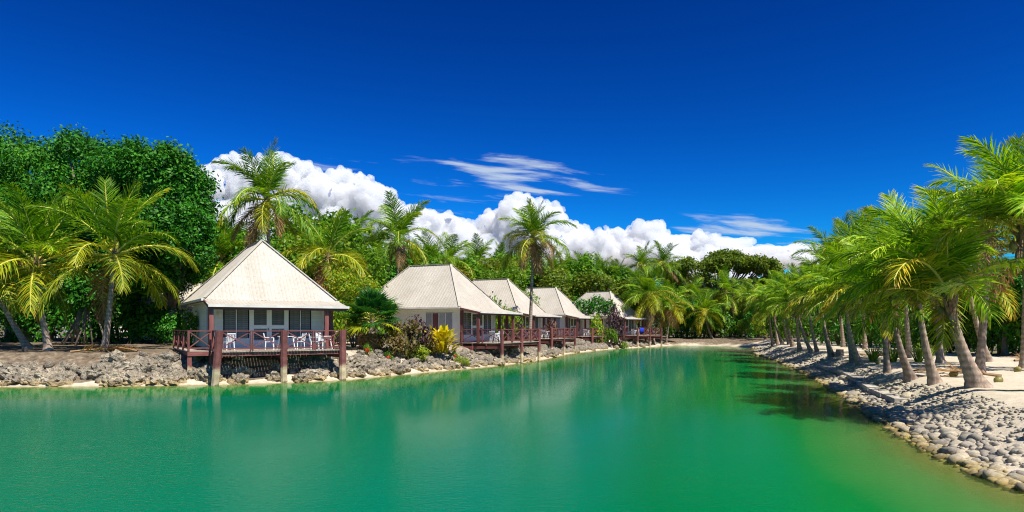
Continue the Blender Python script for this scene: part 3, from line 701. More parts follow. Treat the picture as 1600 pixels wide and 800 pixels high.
for i in range(4):
    a = (A2.x + OFF[i][0], A2.y + OFF[i][1]); ph = math.radians(PH[i])
    bungalow(a, ph, '%s hip roofed bungalow along the shore, %s' % (ORD[i], WHERE[i]), False)
    _, DM = deck(a, ph, 'red brown deck with crossed railing in front of the %s bungalow' % ORD[i], False, 7.0, False, (0, 0), False)
    table(DM, (2.2, -2.0), 'white plastic table on the deck of the %s bungalow' % ORD[i])
    chair(DM, (1.4, -2.2), math.radians(90), 'white plastic chair on the near side of the table, deck of the %s bungalow' % ORD[i])
    chair(DM, (3.0, -1.9), math.radians(-90), 'white plastic chair on the far side of the table, deck of the %s bungalow' % ORD[i])
    if i == 3:
        V, Fc = [], []
        prof = [(-.10, .35), (-.075, .7), (-.06, 1.03), (0, 1.05), (.06, 1.03), (.08, .6), (.10, .28)]
        nx = 9
        for yy, zz in prof:
            for k in range(nx): V.append((.75 + k * .12, -3.55 + yy + .02 * math.sin(k * 1.9 + zz * 2), zz + .015 * math.sin(k * 1.3)))
        for a_ in range(len(prof) - 1):
            for k in range(nx - 1): Fc.append((a_ * nx + k, a_ * nx + k + 1, (a_ + 1) * nx + k + 1, (a_ + 1) * nx + k))
        o = link('beach_towel', mesh('beach_towel', V, Fc, Mt['blue'], smooth=True), None, DM); sol = o.modifiers.new('thick', 'SOLIDIFY'); sol.thickness = .02
        tag(o, 'blue towel hung over the railing of the farthest deck', 'towel')

# house behind the big tree, only its roof end and dark wall show
def back_house():
    t = thing('back_cottage', 'shaded cottage with grey metal roof behind the nearest bungalow under the trees', 'cottage', None, TRS((-29.5, 52.5, 1.55), math.radians(8)))
    w = MB(); w.box((0, 0, 0), (9, 7, 2.9)); wall = w.build('wall', Mt['board'], t)
    rm = MB(); e = [(-.6, -.6, 2.85), (9.6, -.6, 2.85), (9.6, 7.6, 2.85), (-.6, 7.6, 2.85)]; r1, r2 = (3, 3.5, 6.3), (6, 3.5, 6.3)
    rf = MB(); rf.beam(r1, r2, .2, .05); roof = rf.build('roof', Mt['gutter'], t)
    for e0, e1, n in ((e[0], e[1], 0), (e[1], e[2], 1), (e[2], e[3], 0), (e[3], e[0], 1)):
        e0v, e1v = Vector(e0), Vector(e1); mid = (e0v + e1v) / 2; L = (e1v - e0v).length
        top = Vector((mid.x, 3.5, 6.3)) if n == 0 else Vector((6 if e0v.x > 5 else 3, 3.5, 6.3)); up = top - mid; sl = up.length; k = 3.6 if n == 0 else L / 2
        roof_sheets(roof, e0v, e1v, (lambda s, sl=sl, k=k, L=L: sl * min(1, s / k, (L - s) / k)), up.normalized(), False)
    for x in (1.2, 4.6, 6.6): box_range('window', Mt['dark'], t, (x, -.03, .9), (x + 1.1, -.004, 2.2))
    box_range('door', Mt['curtain'], t, (3.0, -.04, .02), (3.95, -.004, 2.15))
    t2 = thing('garden_fence', 'pale rail fence in the sun behind the big dark tree', 'fence', None, TRS((-44, 63, 1.7), math.radians(3)))
    for k in range(15): boxo('post', Mt['cream'], t2, (k * 2.0, 0, .55), (.12, .12, 1.2))
    for z in (.4, .75, 1.1): boxo('rail', Mt['cream'], t2, (14, -.07, z), (28.4, .04, .14))
back_house()
# ------------------------------------------------------------------ rocks and stones
def rock_mesh(name, m, seed, sub, rough, pits, flat=.75):
    bm = bmesh.new(); bmesh.ops.create_icosphere(bm, subdivisions=sub, radius=1)
    o = Vector((seed * 7.3, seed * 3.1, seed * 5.7)); rs = random.Random(seed); sx, sy, sz = rs.uniform(.85, 1.25), rs.uniform(.75, 1.05), rs.uniform(flat * .8, flat * 1.15)
    for v in bm.verts:
        p = v.co.copy(); d = 1 + rough * noise.noise(p * 1.1 + o) + rough * .45 * noise.noise(p * 2.6 + o)
        if pits: d += -pits * abs(noise.noise(p * 2.2 + o * 2)) * 1.3 + pits * .6 * noise.noise(p * 5.5 + o) - pits * .5 * max(0, noise.noise(p * 4 - o) - .15)
        v.co = Vector((p.x * sx, p.y * sy, p.z * sz)) * d
    V = [v.co.copy() for v in bm.verts]; Fc = [[v.index for v in f.verts] for f in bm.faces]; bm.free()
    return V, Fc, mesh(name, V, Fc, m, smooth=not pits)
def along(i0, i1, n):
    """points spread along the shore between two outline corners, with the outward (land) direction"""
    seg = [SH[i][:2] for i in range(i0, i1 + 1)]; Ls = [np.hypot(*(b - a)) for a, b in zip(seg, seg[1:])]; T = sum(Ls)
    out = []
    for _ in range(n):
        s = rnd.uniform(0, T)
        for a, b, L in zip(seg, seg[1:], Ls):
            if s <= L: break
            s -= L
        d = (b - a) / L; nrm = np.array((d[1], -d[0])); out.append((a + d * s, nrm))
    return out
def scatter(name, single_label, group, cat, stuff_name, variants, spots, nearest, low):
    """spots: (x, y, size, sink, flat). The largest in the picture are things, the rest one mass."""
    spots = sorted(spots, key=lambda s: -s[2] / max(3, math.hypot(s[0], s[1])) - (1 if s[5] else 0))
    Z = ground_z([(s[0], s[1]) for s in spots])
    V_, F_, n = [], [], 0
    for i, (x, y, r, sink, fl, _) in enumerate(spots):
        M = TRS((x, y, Z[i] + r * sink), rnd.uniform(0, 6.28), (r, r, r * fl), rnd.uniform(-.35, .35), rnd.uniform(-.35, .35))
        if i < nearest: tag(link(name, variants[i % len(variants)][2], None, M), single_label(x, y, r), cat, group)
        else:
            lv, lf = low[i % len(low)][:2]; A = np.array([(*v, 1) for v in lv]) @ np.array(M).T
            V_.append(A[:, :3]); F_.append(np.array(lf) + n); n += len(lv)
    if V_:
        o = link(stuff_name, mesh(stuff_name, np.concatenate(V_), np.concatenate(F_), variants[0][2].materials[0], smooth=True)); tag(o, kind='stuff'); return o
def build_rocks():
    cv = [rock_mesh('coral_rock', Mt['coral'], i + 1, 3, .5, .42, .8) for i in range(8)]; cl = [rock_mesh('rubble', Mt['coral'], i + 31, 1, .4, .3, .8) for i in range(5)]
    sp = []
    def band(i0, i1, n, dmax, rmin, rmax):
        for (p, nr) in along(i0, i1, n):
            d = rnd.uniform(.55, dmax) if rnd.random() < .9 else rnd.uniform(.2, .7); q = p + nr * d * 1.0
            r = rnd.uniform(rmin, rmax) * (1.25 - .35 * d / dmax); sp.append((q[0], q[1], r, .12, 1, False))
    band(26, 29, 260, 2.0, .14, .56); band(22, 25, 360, 2.6, .12, .46); band(24, 27, 40, 3.0, .2, .5); band(17, 22, 330, 2.9, .2, .52); band(15, 18, 90, 3, .2, .5)
    # big pale outcrop left of the nearest deck
    for k in range(16):
        x = -18.9 + rnd.uniform(-2.0, 2.3); sp.append((x, 34.55 + rnd.uniform(-.5, .9), rnd.uniform(.36, .66), .1, 1.0, True))
    o = scatter('coral_rock', lambda x, y, r: ('large ' if r > .45 else 'mid sized ' if r > .32 else 'small ') + 'pitted coral rock ' + ('below the slim palms' if x < -20 else 'in the outcrop left of the nearest deck' if x < -14.5 else 'under the nearest deck' if x < -9 else 'below the fan palm' if x < -5 else 'below the yellow croton' if x < -1 else 'under the decks farther along the shore'), 'coral rocks of the bungalow shore', 'rock', 'rubble', cv, sp, 300, cl)
    sv = [rock_mesh('bank_stone', Mt['stone'], i + 60, 2, .34, 0, .62) for i in range(8)]; sl = [rock_mesh('stones', Mt['stone'], i + 80, 1, .3, 0, .62) for i in range(6)]
    sp = []
    # near bank, stone by stone on a loose grid
    for i0, i1, n, rmin, rmax in ((1, 5, 2600, .045, .15), (5, 8, 1900, .06, .17), (8, 12, 1000, .10, .22)):
        for (p, nr) in along(i0, i1, n):
            d = rnd.uniform(-.2, 2.5 if i0 < 5 else 2.1); q = p + nr * d
            if q[1] < 9.5: continue
            sp.append((q[0], q[1], (rmin + (rmax - rmin) * rnd.random() ** 1.5) * (1.25 - .3 * d) * (1.6 if rnd.random() < .08 else 1), .02, 1, False))
    scatter('bank_stone', lambda x, y, r: ('large' if r > .14 else 'mid sized' if r > .11 else 'small') + ' rounded pale stone ' + ('at the water edge' if ground_z([(x, y)])[0] < .3 else 'halfway up the bank' if ground_z([(x, y)])[0] < .8 else 'near the top of the bank') + (' in the near right corner' if y < 14 else ' below the nearest thick palm' if y < 20 else ' below the second to sixth palms'), 'stones of the palm side bank', 'stone', 'bank_stones', sv, sp, 300, sl)
build_rocks()
def build_kerbs():
    pts = [(1203, 541), (1245, 548), (1282, 557), (1330, 570), (1366, 585), (1410, 598), (1424, 597)]
    zt = .97; P = []
    for x, y in pts[2:6]:
        Y = (EYE - zt) * F / (y - HY); P.append(Vector((X_at(x, Y), Y, 0)))
    k = 0
    for a, b in zip(P, P[1:]):
        n = 2
        for j in range(n):
            p, q = a.lerp(b, (j + .02) / n), a.lerp(b, (j + .97) / n); z = (gz(p.x, p.y) + gz(q.x, q.y)) / 2
            p.z = q.z = z + .05
            o = beamo('edging_slab', Mt['concrete'], None, p, q, .45, .16); o.rotation_mode = 'XYZ'
            tag(o, 'flat concrete slab edging the sand path along the palm side bank', 'kerb', 'edging slabs of the sand path')
build_kerbs()

# ------------------------------------------------------------------ palms
CATS = [(84, 22, .10), (74, 42, .18), (62, 66, .28), (48, 84, .38), (32, 92, .5), (14, 88, .6), (-8, 70, .7), (-34, 48, .8), (-62, 22, .7)]
def frond_geo(th0, droop, g, seed, L=4.0, nl=70, twist=0):
    rs = np.random.default_rng(seed); ns = 14
    s = np.linspace(0, 1, ns + 1); th = np.radians(th0 - droop * s ** 1.35 + rs.normal(0, 2)); ds = L / ns
    lat = rs.normal(0, .10)                      # sideways sweep
    P = np.zeros((ns + 1, 3)); T = np.zeros((ns + 1, 3))
    for i in range(ns + 1):
        yw = lat * s[i] * 2; T[i] = (math.cos(th[i]) * math.cos(yw), math.cos(th[i]) * math.sin(yw), math.sin(th[i]))
        if i: P[i] = P[i - 1] + ds * (T[i - 1] + T[i]) / 2
    V, Fc, idx, var, var2 = [], [], [], [], []
    tv, tf = tube_geo([Vector(p) for p in P], [.055 * (1 - .84 * x) + .005 for x in s], 4, False)
    V += [tuple(v) for v in tv]; Fc += [tuple(f) for f in tf]; idx += [1] * len(tf); var += [.5] * len(tf); var2 += [0] * len(tf)
    up = np.array((0, 0, 1.0)); g = g * rs.uniform(.8, 1.2)
    for side in (1, -1):
        for j in range(nl):
            u = .14 + .86 * (j + rs.uniform(.1, .9)) / nl
            if rs.random() < .03: continue
            f = u * ns; i = min(int(f), ns - 1); w = f - i; p = P[i] * (1 - w) + P[i + 1] * w; t = T[i] * (1 - w) + T[i + 1] * w; t /= np.linalg.norm(t)
            b = np.cross(up, t); b = b / (np.linalg.norm(b) + 1e-6) * side; n = np.cross(t, b) * side
            al = math.radians(66 - 36 * u + rs.normal(0, 7)); be = math.radians(rs.normal(14, 13) - 20 * u)
            d = math.cos(al) * t + math.sin(al) * (b * math.cos(be) + n * math.sin(be))
            ll = L * .265 * (math.sin(math.pi * min(1, .20 + .74 * u)) ** .75 + .10) * rs.uniform(.88, 1.1)
            wd = .031 * (1.15 - .45 * u) * L / 4; seg = 3; q = p.copy(); base = len(V); vv = rs.uniform(0, 1); gd = g * rs.uniform(.6, 1.5)
            for k in range(seg + 1):
                dd = d + np.array((0, 0, -gd * (k / seg) ** 1.2 * 1.7)); dd /= np.linalg.norm(dd)
                wv = t - dd * t.dot(dd); wv = wv / (np.linalg.norm(wv) + 1e-6); wv = wv * .85 + n * .5 * side * rs.uniform(-.3, 1); ww = wd * (.65, 1.0, .8, .08)[k]
                V.append(tuple(q - wv * ww)); V.append(tuple(q + wv * ww)); q = q + dd * ll / seg
            for k in range(seg): a = base + 2 * k; Fc.append((a, a + 1, a + 3, a + 2)); idx.append(0); var.append(vv); var2.append(min(1, .25 * u + .75 * k / seg * u + rs.uniform(0, .25)))
    return V, Fc, idx, var, var2
FR = {}
CATS_Y = [(86, 28, .12), (77, 54, .25), (67, 76, .4), (56, 92, .5), (43, 98, .6), (28, 94, .65)]
def make_fronds():
    for c, (th, dr, g) in enumerate(CATS_Y):
        for v in range(4):
            V, Fc, idx, var, var2 = frond_geo(th, dr, g, 300 + c * 10 + v)
            for kd in ('g', 'y'):
                FR[('Y', c, v, kd)] = mesh('frond', V, Fc, [Mt['frond_n' if kd == 'g' else 'frond_y'], Mt['rachis']], idx, False, {'var': ('FACE', var), 'var2': ('FACE', var2)})
    for c, (th, dr, g) in enumerate(CATS):
        for v in range(4):
            V, Fc, idx, var, var2 = frond_geo(th, dr, g, 100 + c * 10 + v)
            kinds = ('g',) if c < 4 else ('g', 'y') if c < 6 else ('g', 'y', 'd')
            for kd in kinds:
                m = {'g': 'frond', 'y': 'frond_y', 'd': 'frond_d'}[kd]
                FR[(c, v, kd)] = mesh('frond', V, Fc, [Mt[m], Mt['rachis_d' if kd == 'd' else 'rachis']], idx, False, {'var': ('FACE', var), 'var2': ('FACE', var2)})
make_fronds()
def trunk_geo(p0, p1, r0, r1, seed, bend=.35, flare=1.7):
    """ringed, flared, gently curved trunk in coordinates relative to p0"""
    rs = random.Random(seed); d = Vector(p1) - Vector(p0); L = d.length; n = max(10, int(L / .11)); ns = 12; V, Fc, ring = [], [], []
    hor = Vector((d.x, d.y, 0))
    nsd = Vector((seed * 1.7, seed * .9, 0))
    for i in range(n + 1):
        f = i / n; c = Vector((0, 0, 0)) + Vector((d.x * (f ** (1 + bend)), d.y * (f ** (1 + bend)), d.z * f)) 
        c = Vector((d.x * (f * (1 + bend) - bend * f * f), d.y * (f * (1 + bend) - bend * f * f), d.z * f))
        r = r0 + (r1 - r0) * min(1, f * 1.3); r *= 1 + (flare - 1) * math.exp(-f * L / .42)
        step = (i % 2); r *= 1.035 if step else .975
        for k in range(ns):
            w = 2 * math.pi * k / ns; q = Vector((math.cos(w), math.sin(w), 0)); rr = r * (1 + .06 * noise.noise(q * 1.2 + nsd + Vector((0, 0, f * L * 1.1))) + .05 * math.exp(-f * L / .5) * math.sin(3 * w + seed))
            V.append(c + q * rr); ring.append(1 - step if i else .5)
    for i in range(n):
        for k in range(ns): Fc.append((i * ns + k, i * ns + (k + 1) % ns, (i + 1) * ns + (k + 1) % ns, (i + 1) * ns + k))
    Fc.append(tuple(n * ns + k for k in range(ns)))
    for k in range(ns): V[k].z -= .25
    return V, Fc, ring
HUSK = []
def make_husk():
    for s in range(3):
        rs = random.Random(s + 3); b = MB()
        b.tube([(0, 0, -.55), (.01, 0, -.3), (0, 0, 0), (0, .01, .3), (0, 0, .55)], [.12, .17, .21, .17, .06], 9)
        for k in range(13):
            w = rs.uniform(0, 6.28); z = rs.uniform(-.5, .25); c = Vector((math.cos(w), math.sin(w), 0)); b.beam(c * .13 + Vector((0, 0, z)), c * rs.uniform(.24, .42) + Vector((0, 0, z + rs.uniform(.15, .45))), rs.uniform(.05, .1), .03)
        for k in range(9):
            w = rs.uniform(0, 6.28); c = Vector((math.cos(w), math.sin(w), 0)); l = rs.uniform(.3, .9); b.beam(c * .15 + Vector((0, 0, -.2)), c * rs.uniform(.18, .35) + Vector((0, 0, -.3 - l)), .035, .012)
        HUSK.append(b.mesh('crown_husk', Mt['husk']))
make_husk()
NUT = None
def make_nut():
    global NUT
    bm = bmesh.new(); bmesh.ops.create_icosphere(bm, subdivisions=2, radius=.13)
    for v in bm.verts: v.co.z *= 1.25; v.co *= 1 + .05 * noise.noise(v.co * 9)
    V = [v.co.copy() for v in bm.verts]; Fc = [[v.index for v in f.verts] for f in bm.faces]; bm.free(); NUT = mesh('coconut', V, Fc, Mt['nut'], smooth=True)
make_nut()
pseed = [0]
def palm(base, crown, label, group, fl=4.0, nf=21, r0=.18, r1=.11, flare=1.7, young=False, yellow=.25, dead=2, nuts=5, bias=None, bend=.35, low=-62, expo=1.25):
    """base, crown: world points; fl: frond length"""
    pseed[0] += 1; sd = pseed[0]; rs = random.Random(sd * 31)
    base = Vector(base); crown = Vector(crown); t = thing('palm_tree', label, 'palm tree', group, Matrix.Translation(base))
    V, Fc, ring = trunk_geo(base, crown, r0, r1, sd, bend, flare)
    tr = link('trunk', mesh('trunk', V, Fc, Mt['palm_trunk'], smooth=True, attr={'ring': ('POINT', ring)}), t)
    c = crown - base
    link('crown_husk', HUSK[sd % 3], t, TRS(c, rs.uniform(0, 6), 1.0 if fl > 3 else .8))
    az = rs.uniform(0, 6.28)
    for i in range(nf):
        f = (i + .5) / nf; e = 84 - (84 - low) * f ** (expo if not young else 1.0) + rs.uniform(-6, 6)
        CT = CATS_Y if young and f < .92 else CATS
        cat = min(range(len(CT)), key=lambda q: abs(CT[q][0] - e)); az += 2.39996 + rs.uniform(-.25, .25)
        a = az
        if bias is not None:                      # wind: fronds swing round towards one side
            dlt = (bias - a + math.pi) % (2 * math.pi) - math.pi; a += dlt * (.42 if young else .2)
        kd = 'g'
        if cat >= 4 and rs.random() < yellow * (1 + (cat - 4) * .5): kd = 'y'
        if CT is CATS and i >= nf - dead and cat >= 6: kd = 'd'
        if CT is CATS and cat < 4: kd = 'g'
        s = fl / 4 * rs.uniform(.86, 1.1) * (1.0 if cat > 0 else .92) * (.9 if cat > 6 else 1)
        link('frond', FR[('Y', cat, rs.randrange(4), kd) if CT is CATS_Y else (cat, rs.randrange(4), kd)], t, TRS(c + Vector((0, 0, .12 - .25 * f)), a, (s, s * rs.choice((1, -1)), s), rs.uniform(-.25, .25), rs.uniform(-.08, .08)))
    for k in range(nuts):
        w = rs.uniform(0, 6.28); link('coconut', NUT, t, TRS(c + Vector((math.cos(w) * .26, math.sin(w) * .26, -.22 - rs.uniform(0, .25))), w))
    return t
def palm_px(bx, Y, cx, cy_, label, group, fl=4.0, dY=0.0, **k):
    x = X_at(bx, Y); b = Vector((x, Y, gz(x, Y) - .02)); return palm(b, at(cx, cy_, Y + dY), label, group, fl, **k)

GL, GR, GB = 'palms on the grass beside the nearest bungalow', 'leaning palms along the sand path', 'palms in the green belt behind the bungalows'
WL = math.pi          # breeze from the right of the picture
palm_px(46, 39.3, -20, 418, 'leaning palm at the left edge whose crown is partly out of the picture', GL, 4.4, r0=.2, nf=19, low=-35)
palm_px(-70, 43, -45, 372, 'palm beyond the left edge with fronds reaching into the picture', GL, 4.4, nf=19, low=-30)
palm_px(76, 38.6, 56, 412, 'left one of the two slim palms before the big dark tree', GL, 4.8, r0=.17, yellow=.5, nuts=9, nf=18, low=-30, expo=1.7, dead=0)
palm_px(163, 38.1, 178, 400, 'right one of the two slim palms before the big dark tree, yellowing lower fronds', GL, 4.7, r0=.17, yellow=.6, nuts=9, nf=18, low=-40, expo=1.7, dead=1)
palm_px(428, 49, 417, 312, 'tallest palm, rising behind the nearest pointed roof against white cloud', GB, 4.3, nf=24, yellow=.4, dead=4, nuts=9)
palm_px(345, 56, 345, 408, 'palm showing just left of the nearest roof ridge', GB, 4.3)
palm_px(300, 58, 318, 432, 'low palm between the big dark tree and the nearest roof', GB, 3.8)
palm_px(515, 51, 512, 402, 'short palm between the first and second roofs, nearer to the first', GB, 4.0, yellow=.4)
palm_px(552, 72, 548, 382, 'distant palm between first and second roofs, top against the cloud', GB, 4.0)
palm_px(470, 62, 478, 398, 'palm half hidden behind the right slope of the nearest roof', GB, 4.0)
palm_px(620, 63, 622, 374, 'tall palm rising behind the ridge of the second bungalow', GB, 4.2, yellow=.4, dead=3)
palm_px(704, 88, 702, 408, 'distant palm just right of the second roof ridge', GB, 4.2)
palm_px(672, 80, 678, 412, 'distant palm directly over the second roof ridge', GB, 3.8)
palm_px(747, 96, 745, 412, 'distant palm over the ridge of the third bungalow', GB, 4.3)
palm_px(827, 64, 833, 372, 'tall palm with hanging brown fronds in front of the third bungalow', GB, 4.2, nf=26, yellow=.5, dead=7, nuts=12, r0=.19)
palm_px(897, 118, 896, 434, 'palm behind the roof of the fourth bungalow', GB, 4.6)
palm_px(938, 118, 938, 428, 'distant palm over the ridge of the farthest bungalow', GB, 4.2)
palm_px(918, 125, 915, 420, 'far small palm left of the farthest roof ridge', GB, 4.0)
palm_px(1022, 100, 1013, 462, 'full round palm just right of the farthest bungalow', GB, 5.0, nf=30, yellow=.5, dead=4, r0=.2)
palm_px(1040, 104, 1048, 478, 'smaller palm close behind the full round one at the end of the decks', GB, 4.2, yellow=.5, dead=4)
palm_px(1003, 122, 1003, 416, 'far upright palm, left of a pair against the sky', GB, 4.4)
palm_px(1037, 126, 1036, 414, 'far upright palm, right of a pair against the sky', GB, 4.6)
palm_px(970, 128, 968, 432, 'far low palm between the farthest roof and the upright pair', GB, 4.0)
palm_px(586, 78, 588, 398, 'distant palm just left of the second roof slope', GB, 4.2)
palm_px(655, 92, 655, 418, 'small distant palm above the left end of the second roof ridge', GB, 3.8)
palm_px(782, 104, 780, 418, 'distant palm just left of the tall palm with hanging brown fronds', GB, 4.2)
palm_px(866, 108, 864, 428, 'distant palm just right of the tall palm with hanging brown fronds', GB, 4.4)
palm_px(955, 122, 953, 440, 'far palm above the right slope of the farthest roof', GB, 4.2)
FB = 'palms on the far bank'
palm_px(1127, 112, 1133, 458, 'palm with a dry hanging frond in the middle of the far bank', FB, 4.6, yellow=.4, dead=3, r0=.24)
palm_px(1113, 108, 1100, 488, 'low palm leaning left on the far bank', FB, 4.2, dead=1)
palm_px(1160, 116, 1165, 470, 'palm on the far bank under the right side of the umbrella tree', FB, 4.4)
palm_px(1082, 122, 1080, 466, 'palm on the far bank under the left side of the umbrella tree', FB, 4.6)
ROW = [(1640, 20.0, 1600, 362, 3.6, .24, 'palm at the right edge with the highest bright fronds, trunk outside the picture'),
 (1531, 21.7, 1490, 462, 3.5, .29, 'nearest palm with the thick flared trunk'), (1462, 24.2, 1428, 462, 3.3, .24, 'second palm from the nearest thick trunk'), (1425, 26.4, 1398, 474, 3.2, .22, 'third palm from the nearest thick trunk, bare pale trunk top'),
 (1387, 30.3, 1376, 470, 3.2, .21, 'fourth palm from the nearest thick trunk, upright'), (1344, 36.8, 1327, 462, 2.90, .21, 'fifth palm from the nearest thick trunk'), (1333, 38.8, 1316, 474, 2.90, .2, 'sixth palm from the nearest thick trunk, slim and pale'),
 (1300, 45.8, 1282, 474, 2.90, .24, 'seventh palm from the nearest thick trunk, beside a stump'), (1277, 52.8, 1263, 472, 2.90, .23, 'eighth palm from the nearest thick trunk'), (1268, 54.2, 1251, 480, 2.90, .23, 'ninth palm from the nearest thick trunk, leaning over the bank'),
 (1250, 58.8, 1238, 482, 3.20, .24, 'tenth palm from the nearest thick trunk'), (1240, 66, 1227, 478, 3.20, .24, 'palm in the crowded far part of the row, first after the gap'), (1233, 73, 1219, 484, 3.20, .24, 'palm in the crowded far part of the row'), (1223, 76, 1212, 484, 3.20, .24, 'palm in the crowded far part of the row'), (1216, 79, 1205, 482, 3.20, .24, 'palm in the crowded far part of the row'), (1208, 82, 1199, 486, 3.20, .24, 'palm in the crowded far part of the row')]
for i, (bx, Y, cx, cy_, fl, r0, lb) in enumerate(ROW):
    cx += (0, -5, 6, -3, 4, -6, 5, 2)[i % 8]; cy_ += (0, 4, -12, 6, -8, 8, -14, 2, -6)[i % 9]
    palm_px(bx, Y, cx, cy_, lb, GR if 'crowded' not in lb else 'palms in the crowded far part of the row', fl * (.9 + .07 * (i * 7 % 4)), r0=r0 * (.5 + .06 * (i * 5 % 4)) if i > 1 else r0 * .8, r1=.085 if i > 1 else .12, flare=1.9, low=18 if i > 4 else (26 if i < 2 else 2), nf=11 + i * 3 % 3 + (3 if i < 5 else 0), yellow=.22, dead=0, nuts=2, bias=WL, bend=.7, dY=-.3, young=True)
R2 = [(1545, 35, 1508, 425, 3.8, 'dark trunked palm behind the nearest thick trunk'), (1470, 35, 1462, 398, 4.0, 'tall palm of the back row behind the second palm'), (1422, 41, 1412, 425, 4.2, 'tall palm of the back row behind the third palm'),
 (1388, 49, 1380, 418, 4.4, 'tall palm of the back row behind the fourth palm'), (1352, 56, 1346, 406, 4.5, 'tall palm of the back row, dark top against the sky'), (1318, 62, 1308, 412, 4.4, 'tall palm at the left end of the back row against the sky'),
 (1296, 71, 1290, 436, 4.0, 'back row palm over the eighth palm'), (1262, 80, 1260, 452, 3.8, 'back row palm over the tenth palm'), (1238, 91, 1236, 456, 3.8, 'back row palm over the crowded part of the row'), (1212, 103, 1208, 462, 4.0, 'back row palm where the row meets the far bank'), (1190, 111, 1188, 470, 4.0, 'palm at the far corner of the lagoon'), (1600, 30, 1604, 395, 3.8, 'back palm at the right edge below the highest fronds'), (1530, 27, 1545, 352, 3.4, 'tall palm just left of the highest bright fronds')]
for bx, Y, cx, cy_, fl, lb in R2: palm_px(bx, Y, cx, cy_, lb, 'palms behind the sand path', fl, r0=.15, low=-25, nf=15, yellow=.25, dead=2, nuts=3, bias=WL)
def stump():
    t = thing('palm_stump', 'low palm stump beside the seventh palm of the row', 'stump', None, Matrix.Translation((X_at(1311, 45.2), 45.2, gz(X_at(1311, 45.2), 45.2) - .02)))
    V, Fc, ring = trunk_geo((0, 0, 0), (.05, 0, .45), .26, .22, 3, 0, 1.2); link('trunk', mesh('trunk', V, Fc, Mt['palm_trunk'], attr={'ring': ('POINT', ring)}), t)
stump()

# ------------------------------------------------------------------ broadleaf trees and shrubs
def leaf_cloud(lobes, n, size, seed, ros=9, spread=.28, shell=.16, flat=0.0, upb=.25, aspect=.5):
    """leaves in rosettes over the outer shell of overlapping lobes: lobes rows are cx, cy, cz, rx, ry, rz"""
    g = np.random.default_rng(seed); lobes = np.asarray(lobes, float); w = (lobes[:, 3] * lobes[:, 5]); w /= w.sum(); m = n // ros
    li = g.choice(len(lobes), m, p=w); d = g.normal(size=(m, 3)); d[:, 2] += upb; d /= np.linalg.norm(d, axis=1)[:, None]
    rad = 1 - np.abs(g.normal(0, shell, m)) + .05 * g.normal(size=m)
    lump = 1 + .10 * np.sin(d[:, 0] * 7 + li) * np.sin(d[:, 2] * 8 + li * 2) + .07 * np.sin(d[:, 1] * 15 + d[:, 2] * 11 + li * 3)
    C = lobes[li, :3] + d * lobes[li, 3:] * (rad * lump)[:, None]
    # drop rosettes buried deep inside another lobe
    ins = np.zeros(m, bool)
    for k in range(len(lobes)): q = (C - lobes[k, :3]) / lobes[k, 3:]; ins |= ((q ** 2).sum(1) < .45) & (li != k)
    C, d = C[~ins], d[~ins]; m = len(C)
    rv = np.clip(g.normal(.5, .22, m), 0, 1); o = g.normal(0, spread, (m, ros, 3)); P = (C[:, None] + o).reshape(-1, 3)
    nr = (d[:, None] * .9 + g.normal(0, .65, (m, ros, 3)) + np.array((0, 0, .45))).reshape(-1, 3); nr /= np.linalg.norm(nr, axis=1)[:, None]
    a = g.normal(size=nr.shape); a -= (a * nr).sum(1)[:, None] * nr; a /= np.linalg.norm(a, axis=1)[:, None]; b = np.cross(nr, a)
    s = size * g.uniform(.65, 1.3, len(P))[:, None]
    V = np.stack([P - a * s * .5, P + b * s * aspect * .5 + nr * s * .06, P + a * s * .5, P - b * s * aspect * .5 + nr * s * .06], 1).reshape(-1, 3)
    Fc = np.arange(len(V)).reshape(-1, 4); var = np.clip(np.repeat(rv, ros) + g.normal(0, .18, len(P)), 0, 1)
    return V, Fc, {'var': ('FACE', var), 'var2': ('FACE', g.uniform(0, 1, len(P)))}
def limbs(lobes, r, base, seed):
    rs = random.Random(seed); b = MB(); B = Vector(base); zc = min(l[2] for l in lobes); fork = Vector((B.x, B.y, B.z + (zc - B.z) * .5))
    b.tube([B - Vector((0, 0, .3)), B + (fork - B) * .15, B.lerp(fork, .6), fork], [r * 1.7, r * 1.15, r, r * .9], 9)
    for l in lobes:
        e = Vector(l[:3]); mid = fork.lerp(e, .5) + Vector((rs.uniform(-.4, .4), rs.uniform(-.4, .4), rs.uniform(0, .6)))
        b.tube([fork - Vector((0, 0, .1)), mid, e], [r * .55, r * .33, r * .1], 6)
    return b
def lumpy(lobes, seed, n=12, f=.30):
    rs = random.Random(seed); out = [(*c[:3], c[3] * .9, c[4] * .9, c[5] * .9) for c in lobes]
    for c in lobes:
        for k in range(n):
            d = Vector((rs.gauss(0, 1), rs.gauss(0, 1) - .5, rs.gauss(0, 1) + .35)).normalized(); q = f * rs.uniform(.6, 1.15)
            out.append((c[0] + d.x * c[3] * 1.0, c[1] + d.y * c[4] * 1.0, c[2] + d.z * c[5] * 1.0, c[3] * q, c[4] * q, c[5] * q))
    return out
def tree(name, label, group, base, lobes, n, size, m, seed, r=.3, cat='tree', **k):
    """lobes relative to base"""
    t = thing(name, label, cat, group, Matrix.Translation(base))
    limbs(lobes, r, (0, 0, 0), seed).build('trunk', Mt['bark'], t, smooth=True)
    V, Fc, at_ = leaf_cloud(lumpy(lobes, seed) if n > 20000 else lobes, n, size, seed, **k); link('crown', mesh('crown', V, Fc, Mt[m], attr=at_), t)
    return t
